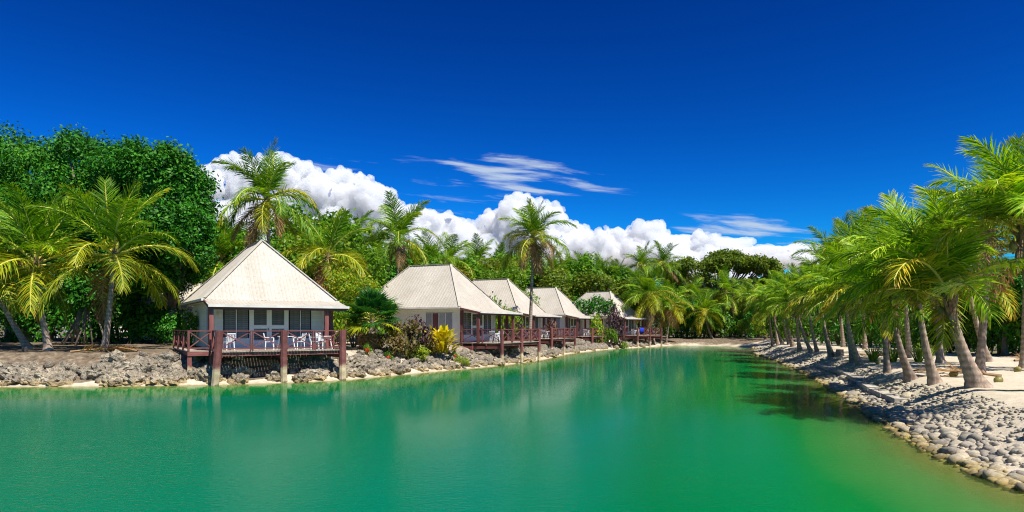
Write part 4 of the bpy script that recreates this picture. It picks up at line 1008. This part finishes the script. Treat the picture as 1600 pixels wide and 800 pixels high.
def lobes_px(Y, base_px, pts, dy=3.0, sd=1):
    """crown lobes from outline spots: px, py, radius px -> relative to base"""
    rs = random.Random(sd); x = X_at(base_px, Y); z = gz(x, Y); out = []
    for px, py, rp in pts:
        yy = Y + rs.uniform(-dy, dy); p = at(px, py, yy); R = rp / F * yy; out.append((p.x - x, yy - Y, p.z - z, R * 1.05, R * 1.05, R * .92))
    return (x, Y, z), out
def big_trees():
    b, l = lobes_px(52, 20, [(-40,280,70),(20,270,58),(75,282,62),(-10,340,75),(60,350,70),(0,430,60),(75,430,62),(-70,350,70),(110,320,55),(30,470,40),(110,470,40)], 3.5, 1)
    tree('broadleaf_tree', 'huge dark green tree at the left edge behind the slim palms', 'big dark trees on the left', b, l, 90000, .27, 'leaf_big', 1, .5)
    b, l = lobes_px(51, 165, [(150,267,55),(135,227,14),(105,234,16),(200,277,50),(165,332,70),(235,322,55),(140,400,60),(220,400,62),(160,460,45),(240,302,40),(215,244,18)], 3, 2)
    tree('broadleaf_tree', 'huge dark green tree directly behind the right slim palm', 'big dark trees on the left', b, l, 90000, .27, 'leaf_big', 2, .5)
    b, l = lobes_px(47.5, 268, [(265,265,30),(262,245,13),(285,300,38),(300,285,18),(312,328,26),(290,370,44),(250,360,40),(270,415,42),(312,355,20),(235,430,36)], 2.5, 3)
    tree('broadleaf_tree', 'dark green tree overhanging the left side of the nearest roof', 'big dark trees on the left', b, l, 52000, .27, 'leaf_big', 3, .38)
    # umbrella tree behind the far bank
    Y = 142; rs = random.Random(9); pts = []
    for k in range(30):
        f = rs.uniform(-1, 1); px = 1122 + f * 92; top = 401 + 24 * f * f + (5 if f < 0 else 0); pts.append((px, top + rs.uniform(0, 16), rs.uniform(9, 15)))
    x = X_at(1124, Y); z = gz(x, Y); l = []
    for px, py, rp in pts: yy = Y + rs.uniform(-8, 8); p = at(px, py, yy); R = rp / F * yy; l.append((p.x - x, yy - Y, p.z - z, R * 1.5, R * 1.5, R * .62))
    tree('umbrella_tree', 'wide flat topped umbrella tree rising behind the far bank', None, (x, Y, z), l, 40000, .6, 'leaf_olive', 9, .7, spread=.4, upb=.6)
big_trees()
def crown_variant(name, m, seed, n, size, lobes_n=9, R=1.0):
    """unit-ish crown about 6 m wide used by several trees"""
    rs = random.Random(seed); l = []
    for k in range(lobes_n):
        w = rs.uniform(0, 6.28); q = rs.uniform(.2, 2.0); l.append((math.cos(w) * q, math.sin(w) * q, 4.6 + rs.uniform(-1.5, 1.9), rs.uniform(1.0, 1.8), rs.uniform(1.0, 1.8), rs.uniform(.8, 1.5)))
    V, Fc, a = leaf_cloud(lumpy(l, seed, 5), n, size, seed); return mesh('crown', V, Fc, Mt[m], attr=a), limbs(l, .2, (0, 0, 0), seed).mesh('trunk', Mt['bark'], True)
def belt():
    cv = [crown_variant('c', m, s, 9000, .30) for m, s in (('leaf_mid', 21), ('leaf_mid', 22), ('leaf_olive', 23), ('leaf_bright', 24), ('leaf_big', 25))]
    # px, top py, distance, width factor, kind
    L = [(365,372,60,1.1,0),(440,392,58,1.0,4),(395,400,55,.9,0),(472,348,66,1.2,0),(505,372,58,1.0,3),(455,430,52,.8,4),(540,400,56,1.1,3),(575,412,60,1.0,0),(560,440,50,.8,3),(600,400,72,1.2,4),(655,402,80,1.2,0),
         (690,420,84,1.1,2),(725,415,90,1.2,0),(765,410,95,1.2,2),(800,425,88,1.0,3),(815,405,100,1.2,0),(860,420,100,1.2,2),(880,448,112,.9,0),(905,415,112,1.3,0),(935,432,110,1.2,2),(962,430,118,1.3,0),(985,440,112,1.2,2),(1005,445,110,1.1,0),
         (1050,462,122,1.3,0),(1082,468,128,1.3,4),(1065,470,112,1.0,4),(1110,474,122,1.3,0),(1150,476,120,1.3,4),(1095,490,113,.8,0),(1140,495,114,.8,4),(1180,480,112,1.0,0),(1185,455,125,1.3,2),(1060,430,152,1.3,2),(1090,436,156,1.4,0),(1125,440,150,1.5,4),(1160,438,154,1.4,2),(1200,436,150,1.4,0),(1230,432,146,1.3,2),(1220,452,120,1.3,0),(1165,500,106,.7,3),(1260,448,108,1.2,0),
         (1290,440,92,1.2,4),(1330,430,84,1.2,0),(1370,430,72,1.1,4),(1410,430,62,1.1,0),(1450,420,56,1.1,4),(1490,430,48,1.0,0),(1530,420,45,1.0,4),(1570,430,42,1.0,0),(1610,410,40,1.1,4),
         (300,440,66,1.0,4),(330,420,68,1.0,0),(260,420,70,1.3,4),(200,430,74,1.3,0),(120,430,76,1.3,4),(30,430,76,1.3,0),(-60,420,70,1.3,4)]
    where = lambda x: 'behind the nearest roof' if x < 480 else 'between the first and second roofs' if x < 620 else 'behind the second and third roofs' if x < 860 else 'behind the farthest roofs' if x < 1045 else 'behind the far bank' if x < 1240 else 'behind the leaning palms'
    for px, py, Y, wf, kd in L:
        x = X_at(px, Y); z = gz(x, Y); H = EYE + (HY - py) / F * Y - z; s = H / 7.0
        w = s * wf if H > 5 else s * 1.15
        lb = ('fresh green', 'fresh green', 'olive green', 'bright yellow green', 'deep green')[kd] + ' bushy tree ' + (where(px) if px > 230 else 'far behind the big dark trees')
        t = thing('bushy_tree', lb, 'tree', 'bushy trees ' + (where(px) if px > 230 else 'far behind the big dark trees'), TRS((x, Y, z), rnd.uniform(0, 6.28), (w, w, s)))
        c, tr = cv[kd]; link('trunk', tr, t); link('crown', c, t)
belt()
def wood():
    """the far wood reads as one mass: crowns beyond the belt"""
    g = np.random.default_rng(4); l = []
    for k in range(230):
        px = g.uniform(-150, 1750); Y = g.uniform(135, 230); top = g.uniform(440, 462) if px < 1000 else g.uniform(440, 470); p = at(px, top, Y); R = g.uniform(3.0, 6.0)
        l.append((p.x, Y, p.z - R * .6, R * 1.3, R, R * .8)); l.append((p.x + g.normal(0, 3), Y - 2, max(2.0, p.z - R * 1.8), R * 1.3, R, R))
    V, Fc, a = leaf_cloud(l, 110000, .75, 5, spread=.6); o = link('far_wood', mesh('far_wood', V, Fc, Mt['leaf_olive'], attr=a)); tag(o, 'dense far wood seen between roofs and palms', 'wood', kind='stuff')
wood()
def bush_variant(m, seed, n, size, R=(1, 1, .8), aspect=.5):
    rs = random.Random(seed); l = []
    for k in range(6): w = rs.uniform(0, 6.28); q = rs.uniform(0, .5); l.append((math.cos(w) * q * R[0], math.sin(w) * q * R[1], (.5 + rs.uniform(-.15, .3)) * R[2] * 1.4, rs.uniform(.35, .6), rs.uniform(.35, .6), rs.uniform(.3, .5)))
    V, Fc, a = leaf_cloud(l, n, size, seed, spread=.08, ros=6, aspect=aspect, shell=.25); st = MB()
    for q in l: st.tube([(0, 0, -.15), (q[0] * .5, q[1] * .5, q[2] * .5), q[:3]], [.035, .025, .008], 5)
    return mesh('foliage', V, Fc, Mt[m], attr=a), st.mesh('stem', Mt['bark'])
BV = {m: [bush_variant(m, 40 + i * 7 + k, 1500, .16) for k in range(2)] for i, m in enumerate(('leaf_big', 'leaf_mid', 'leaf_bright', 'leaf_purple', 'leaf_brown', 'leaf_olive'))}
def bush(m, px, Y, w, h, label, group=None, dz=0):
    x = X_at(px, Y); z = gz(x, Y); t = thing('shrub', label, 'shrub', group, TRS((x, Y, z + dz), rnd.uniform(0, 6.28), (w, w, h))); f, s = BV[m][rnd.randrange(2)]; link('foliage', f, t); link('stem', s, t); return t
bush('leaf_mid', 296, 42.5, .85, 1.7, 'light green shrub behind the left end of the nearest deck railing')
bush('leaf_big', 270, 45, 1.2, 1.6, 'dark shrub in the shade left of the nearest bungalow')
bush('leaf_brown', 612, 43.2, 1.3, 1.5, 'mottled brown green shrub right of the fan palm'); bush('leaf_purple', 648, 45.5, 1.4, 2.0, 'tall purple leaved shrub against the second bungalow wall'); bush('leaf_brown', 630, 44.4, 1.5, 2.1, 'mottled shrub between the fan palm and the purple shrub')
bush('leaf_bright', 655, 44.6, 1.1, .9, 'low lime shrub under the purple shrub'); bush('leaf_brown', 668, 46.2, 1.0, 1.3, 'mottled shrub just left of the yellow croton'); bush('leaf_bright', 722, 46.6, .6, .7, 'low lime shrub right of the yellow croton')
bush('leaf_bright', 553, 46, 1.5, 2.6, 'yellow green bush at the right corner of the nearest bungalow'); bush('leaf_mid', 532, 50, 1.4, 2.6, 'green bush behind the right corner of the nearest bungalow'); bush('leaf_mid', 590, 50, 1.6, 2.8, 'green bush behind the fan palm')
bush('leaf_bright', 798, 61, 1.5, 2.9, 'bright bush between the second and third bungalows'); bush('leaf_mid', 770, 64, 1.6, 3.2, 'green bush behind the second bungalow verandah'); bush('leaf_purple', 812, 60, .8, 1.9, 'purple shrub by the tall palm trunk between second and third bungalows')
bush('leaf_purple', 858, 71.5, 1.2, 2.2, 'purple shrub in front of the third bungalow door'); bush('leaf_bright', 930, 87, 1.4, 3.0, 'yellow green bush between third and fourth bungalows'); bush('leaf_bright', 951, 88.5, 1.4, 2.2, 'yellow green bush at the end of the fourth deck')
bush('leaf_purple', 965, 89.6, 1.8, 4.4, 'tall dark purple shrub before the farthest bungalow'); bush('leaf_bright', 975, 89.4, .9, .8, 'small lime bush at the foot of the tall dark purple shrub')
b_, l_ = lobes_px(92, 931, [(912, 478, 10), (933, 474, 11), (948, 482, 11), (926, 484, 11), (904, 472, 7), (955, 478, 6)], .8, 8)
tree('small_tree', 'small round topped tree before the farthest roof', None, b_, l_, 2000, .36, 'leaf_big', 8, .09, spread=.22)
# croton: long yellow leaves
def croton():
    rs = random.Random(3); x = X_at(687, 47.0); Y = 47.0; t = thing('croton_plant', 'bright yellow croton with long upright leaves beside the second bungalow', 'plant', None, TRS((x, Y, gz(x, Y)), 0, 1.35))
    V, Fc, var = [], [], []
    for k in range(230):
        w = rs.uniform(0, 6.28); f = rs.random(); base = Vector((math.cos(w), math.sin(w), 0)) * rs.uniform(.05, .75) + Vector((0, 0, rs.uniform(.15, 1.15))); el = math.radians(rs.uniform(25, 80)); w2 = w + rs.uniform(-.5, .5)
        d = Vector((math.cos(w2) * math.cos(el), math.sin(w2) * math.cos(el), math.sin(el))); L = rs.uniform(.5, .9); sd = d.cross(Vector((0, 0, 1))).normalized() * rs.uniform(.06, .1); n = len(V); dr = Vector((0, 0, -.12))
        V += [base, base + d * L * .4 - sd, base + d * L * .4 + sd, base + d * L * .8 - sd * .8 + dr, base + d * L * .8 + sd * .8 + dr, base + d * L + dr * 1.6]; Fc += [(n, n + 2, n + 1), (n + 1, n + 2, n + 4, n + 3), (n + 3, n + 4, n + 5)]; var += [min(1, max(0, base.z / 1.4 + rs.uniform(-.3, .3)))] * 3
    link('foliage', mesh('foliage', V, Fc, Mt['leaf_yellow'], attr={'var': ('FACE', var)}), t)
    st = MB()
    for k in range(7): w = k * .9; st.tube([(0, 0, -.1), (math.cos(w) * .2, math.sin(w) * .2, .5), (math.cos(w) * .4, math.sin(w) * .4, 1.2)], [.03, .025, .012], 5)
    st.build('stem', Mt['bark'], t)
croton()
# fan palm
def fan_palm():
    rs = random.Random(12); Y = 43.5; x = X_at(579, Y); z = gz(x, Y); t = thing('fan_palm', 'dark green fan palm with a skirt of dry leaves between the first two bungalows', 'palm tree', None, Matrix.Translation((x, Y, z)))
    V, Fc, ring = trunk_geo((0, 0, 0), (.1, 0, 1.9), .24, .2, 5, 0, 1.3); link('trunk', mesh('trunk', V, Fc, Mt['palm_trunk'], attr={'ring': ('POINT', ring)}), t)
    def fan(m, seed):
        r2 = random.Random(seed); V, Fc, var, idx = [], [], [], []
        tv, tf = tube_geo([(0, 0, 0), (.5, 0, .0), (1.0, 0, -.05)], [.03, .022, .015], 4, False); V += tv; Fc += tf; idx += [1] * len(tf); var += [.5] * len(tf)
        for k in range(34):
            w = math.radians(-120 + 240 * k / 33); L = (1.05 - .25 * abs(w) / 2.1) * r2.uniform(.9, 1.08); d = Vector((math.cos(w), math.sin(w), .12 * abs(math.sin(w)))); sd = Vector((-math.sin(w), math.cos(w), .25 * (1 if k % 2 else -1))) * .042; p = Vector((1.0, 0, -.05)); n = len(V); dr = Vector((0, 0, -r2.uniform(.08, .3)))
            V += [p, p + d * L * .55 - sd, p + d * L * .55 + sd, p + d * L + dr]; Fc += [(n, n + 2, n + 1), (n + 1, n + 2, n + 3)]; var += [r2.random()] * 2; idx += [0, 0]
        return mesh('fan_leaf', V, Fc, [Mt[m], Mt['rachis']], idx, attr={'var': ('FACE', var), 'var2': ('FACE', [0] * len(Fc))})
    G = [fan('frond_dk', 1), fan('frond_dk', 2)]; Yl = fan('frond_y', 3); Dl = fan('frond_d', 4); az = 0
    for i in range(30):
        f = i / 29; e = 80 - 105 * f; az += 2.4; s = rs.uniform(1.0, 1.25)
        link('fan_leaf', G[i % 2] if f < .8 else Yl, t, TRS((.1, 0, 1.95 - .2 * f), az, s, rs.uniform(-.3, .3), -math.radians(e + rs.uniform(-6, 6))))
    for i in range(9): link('dry_leaf', Dl, t, TRS((.05, 0, 1.6), i * .7, .95, 0, math.radians(68 + rs.uniform(-8, 8))))
fan_palm()
# red hibiscus-like plants beside the fan palm
def red_plant(px, Y, label):
    x = X_at(px, Y); t = thing('red_flower_plant', label, 'plant', 'red flowering plants by the fan palm', Matrix.Translation((x, Y, gz(x, Y))))
    V, Fc, a = leaf_cloud([(0, 0, .35, .16, .16, .16)], 70, .12, int(px), spread=.06, ros=4); link('flower', mesh('flower', V, Fc, Mt['red']), t, TRS((0, 0, .12), 0, .7))
    f, s = BV['leaf_mid'][0]; link('foliage', f, t, TRS((.0, .25, 0), 0, (.35, .35, .6)))
red_plant(574, 41.6, 'small red flowering plant left of the fan palm trunk'); red_plant(607, 42.2, 'small red flowering plant right of the fan palm trunk'); red_plant(711, 47.6, 'small red flowering plant at the corner post of the second bungalow')
# right side: hedge shrubs behind the sand, strap-leaved lilies
k = 0
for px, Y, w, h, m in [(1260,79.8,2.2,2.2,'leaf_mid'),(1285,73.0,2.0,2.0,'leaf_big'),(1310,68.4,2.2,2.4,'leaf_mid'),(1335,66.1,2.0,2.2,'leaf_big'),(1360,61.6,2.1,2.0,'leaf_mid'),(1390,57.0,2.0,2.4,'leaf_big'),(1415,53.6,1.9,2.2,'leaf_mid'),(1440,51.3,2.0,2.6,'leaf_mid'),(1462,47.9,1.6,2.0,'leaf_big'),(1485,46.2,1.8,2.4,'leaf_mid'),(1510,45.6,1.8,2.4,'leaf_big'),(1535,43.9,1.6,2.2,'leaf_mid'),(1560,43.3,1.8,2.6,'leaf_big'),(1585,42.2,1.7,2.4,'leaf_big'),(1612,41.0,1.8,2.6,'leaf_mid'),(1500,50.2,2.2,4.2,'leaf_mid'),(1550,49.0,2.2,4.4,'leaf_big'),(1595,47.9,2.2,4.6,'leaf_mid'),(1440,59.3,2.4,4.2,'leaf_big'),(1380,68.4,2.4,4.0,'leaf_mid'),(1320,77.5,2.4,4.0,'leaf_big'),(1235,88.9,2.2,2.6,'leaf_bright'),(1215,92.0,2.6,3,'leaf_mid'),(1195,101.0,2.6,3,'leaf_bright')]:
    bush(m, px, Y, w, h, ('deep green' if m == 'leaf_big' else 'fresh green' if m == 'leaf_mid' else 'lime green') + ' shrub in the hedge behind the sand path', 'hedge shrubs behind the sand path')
for i, px in enumerate(range(1045, 1200, 14)): bush('leaf_big' if i % 2 else 'leaf_mid', px, 110 + (i % 3) * 2, 2.4, 3.4, ('deep' if i % 2 else 'fresh') + ' green shrub under the far bank palms', 'shrubs under the far bank palms')
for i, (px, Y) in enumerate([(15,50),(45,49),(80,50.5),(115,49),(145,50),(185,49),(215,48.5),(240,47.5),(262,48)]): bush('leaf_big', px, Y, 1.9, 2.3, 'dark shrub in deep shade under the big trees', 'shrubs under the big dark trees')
def lily(px, Y, label):
    rs = random.Random(px); x = X_at(px, Y); t = thing('strap_leaf_lily', label, 'plant', 'strap leaved clumps on the sand', Matrix.Translation((x, Y, gz(x, Y)))); V, Fc, var = [], [], []
    for k in range(46):
        w = rs.uniform(0, 6.28); el = math.radians(rs.uniform(50, 85)); L = rs.uniform(.9, 1.35); p = Vector((math.cos(w), math.sin(w), 0)) * rs.uniform(0, .2); sd = Vector((-math.sin(w), math.cos(w), 0)) * .04; n = len(V)
        for j in range(5):
            f = j / 4; a = el - 1.5 * f * f; V += [p - sd * (1.1 - f), p + sd * (1.1 - f)]; p = p + Vector((math.cos(w) * math.cos(a), math.sin(w) * math.cos(a), math.sin(a))) * L / 4
        for j in range(4): q = n + 2 * j; Fc.append((q, q + 1, q + 3, q + 2)); var.append(rs.random())
    link('foliage', mesh('foliage', V, Fc, Mt['strap'], attr={'var': ('FACE', var)}), t)
lily(1364, 37.5, 'strap leaved clump left of the fourth palm'); lily(1395, 37, 'strap leaved clump right of the fourth palm'); lily(1436, 36.5, 'strap leaved clump behind the second palm'); lily(1450, 37.5, 'strap leaved clump nearest the hedge behind the second palm')
# fallen litter under the left trees and sticks
def prop_roots():
    """stilt roots under the big tree"""
    rs = random.Random(8); t = thing('stilt_rooted_tree', 'cluster of slanting stilt roots and trunks in the shade between the slim palms', 'tree', None, Matrix.Translation((X_at(135, 45), 45, gz(X_at(135, 45), 45))))
    for k in range(11):
        a = rs.uniform(-1.6, 1.6); b = MB(); b.tube([(a, rs.uniform(-.8, .8), -.1), (a * .6, 0, 1.2), (a * .2, 0, 2.6)], [.06, .06, .07], 6); b.build('root', Mt['bark'], t, smooth=True)
    V, Fc, at_ = leaf_cloud([(0, 0, 3.6, 1.6, 1.2, 1.1), (-1.2, 0, 3.1, 1.2, 1, .9), (1.2, .2, 3.1, 1.2, 1, .9)], 3000, .3, 77); link('crown', mesh('crown', V, Fc, Mt['leaf_big'], attr=at_), t)
    b = MB(); b.tube([(0, 0, 1.6), (0, 0, 2.6), (0, 0, 3.6)], [.16, .18, .08], 8); b.build('trunk', Mt['bark'], t)
prop_roots()

# flat stones edging the garden bank between the first two bungalows, dry fronds on the ground
def garden_edge():
    P = [at(x, y, Y) for x, y, Y in ((556, 556, 40.2), (600, 554, 41.6), (640, 553, 43.2), (680, 552, 45.0), (712, 551, 46.8))]
    for a, b in zip(P, P[1:]):
        for j in range(2):
            p, q = a.lerp(b, j / 2 + .02), a.lerp(b, j / 2 + .47); z = max(gz(p.x, p.y), gz(q.x, q.y)) + .02
            o = link('edging_stone', rock_mesh('edging_stone', Mt['coral'], rnd.randrange(200, 400), 2, .25, .12, .5)[2], None, TRS(((p.x + q.x) / 2, (p.y + q.y) / 2, z), math.atan2(q.y - p.y, q.x - p.x), ((q - p).length * .52, .22, .24)))
            tag(o, 'long flat stone edging the garden bank in front of the shrubs', 'stone', 'edging stones of the garden bank')
garden_edge()
def fallen():
    V, Fc, idx, var, var2 = frond_geo(7, 13, .06, 900, 3.0); me = mesh('fallen_frond', V, Fc, [Mt['frond_d'], Mt['rachis_d']], idx, False, {'var': ('FACE', var), 'var2': ('FACE', var2)})
    for px, Y, rz, lb in ((1565, 25, 2.4, 'dry fallen frond on the sand at the right edge'), (1585, 35, .4, 'dry fallen frond under the hedge at the right edge'), (110, 36.6, .3, 'dry fallen frond on the slope between the slim palms'), (215, 36.9, 2.6, 'dry fallen frond on the slope right of the slim palms'), (1410, 40, 3.0, 'dry fallen frond on the sand behind the third palm')):
        x = X_at(px, Y); tag(link('fallen_frond', me, None, TRS((x, Y, gz(x, Y) + .06), rz, 1)), lb, 'palm frond', 'dry fallen fronds')
fallen()

def nuts_on_sand():
    for px, Y, lb in ((1560, 23, 'coconut lying on the sand just right of the nearest thick trunk'), (1490, 26, 'coconut lying on the sand between the nearest and second palms'), (1452, 31, 'coconut lying on the sand behind the second palm'), (1372, 35, 'coconut lying by the strap leaved clump'), (1590, 28, 'coconut lying on the sand at the right edge')):
        x = X_at(px, Y); tag(link('fallen_coconut', NUT, None, TRS((x, Y, gz(x, Y) + .1), px, 1, 1.3)), lb, 'coconut', 'coconuts on the sand')
nuts_on_sand()
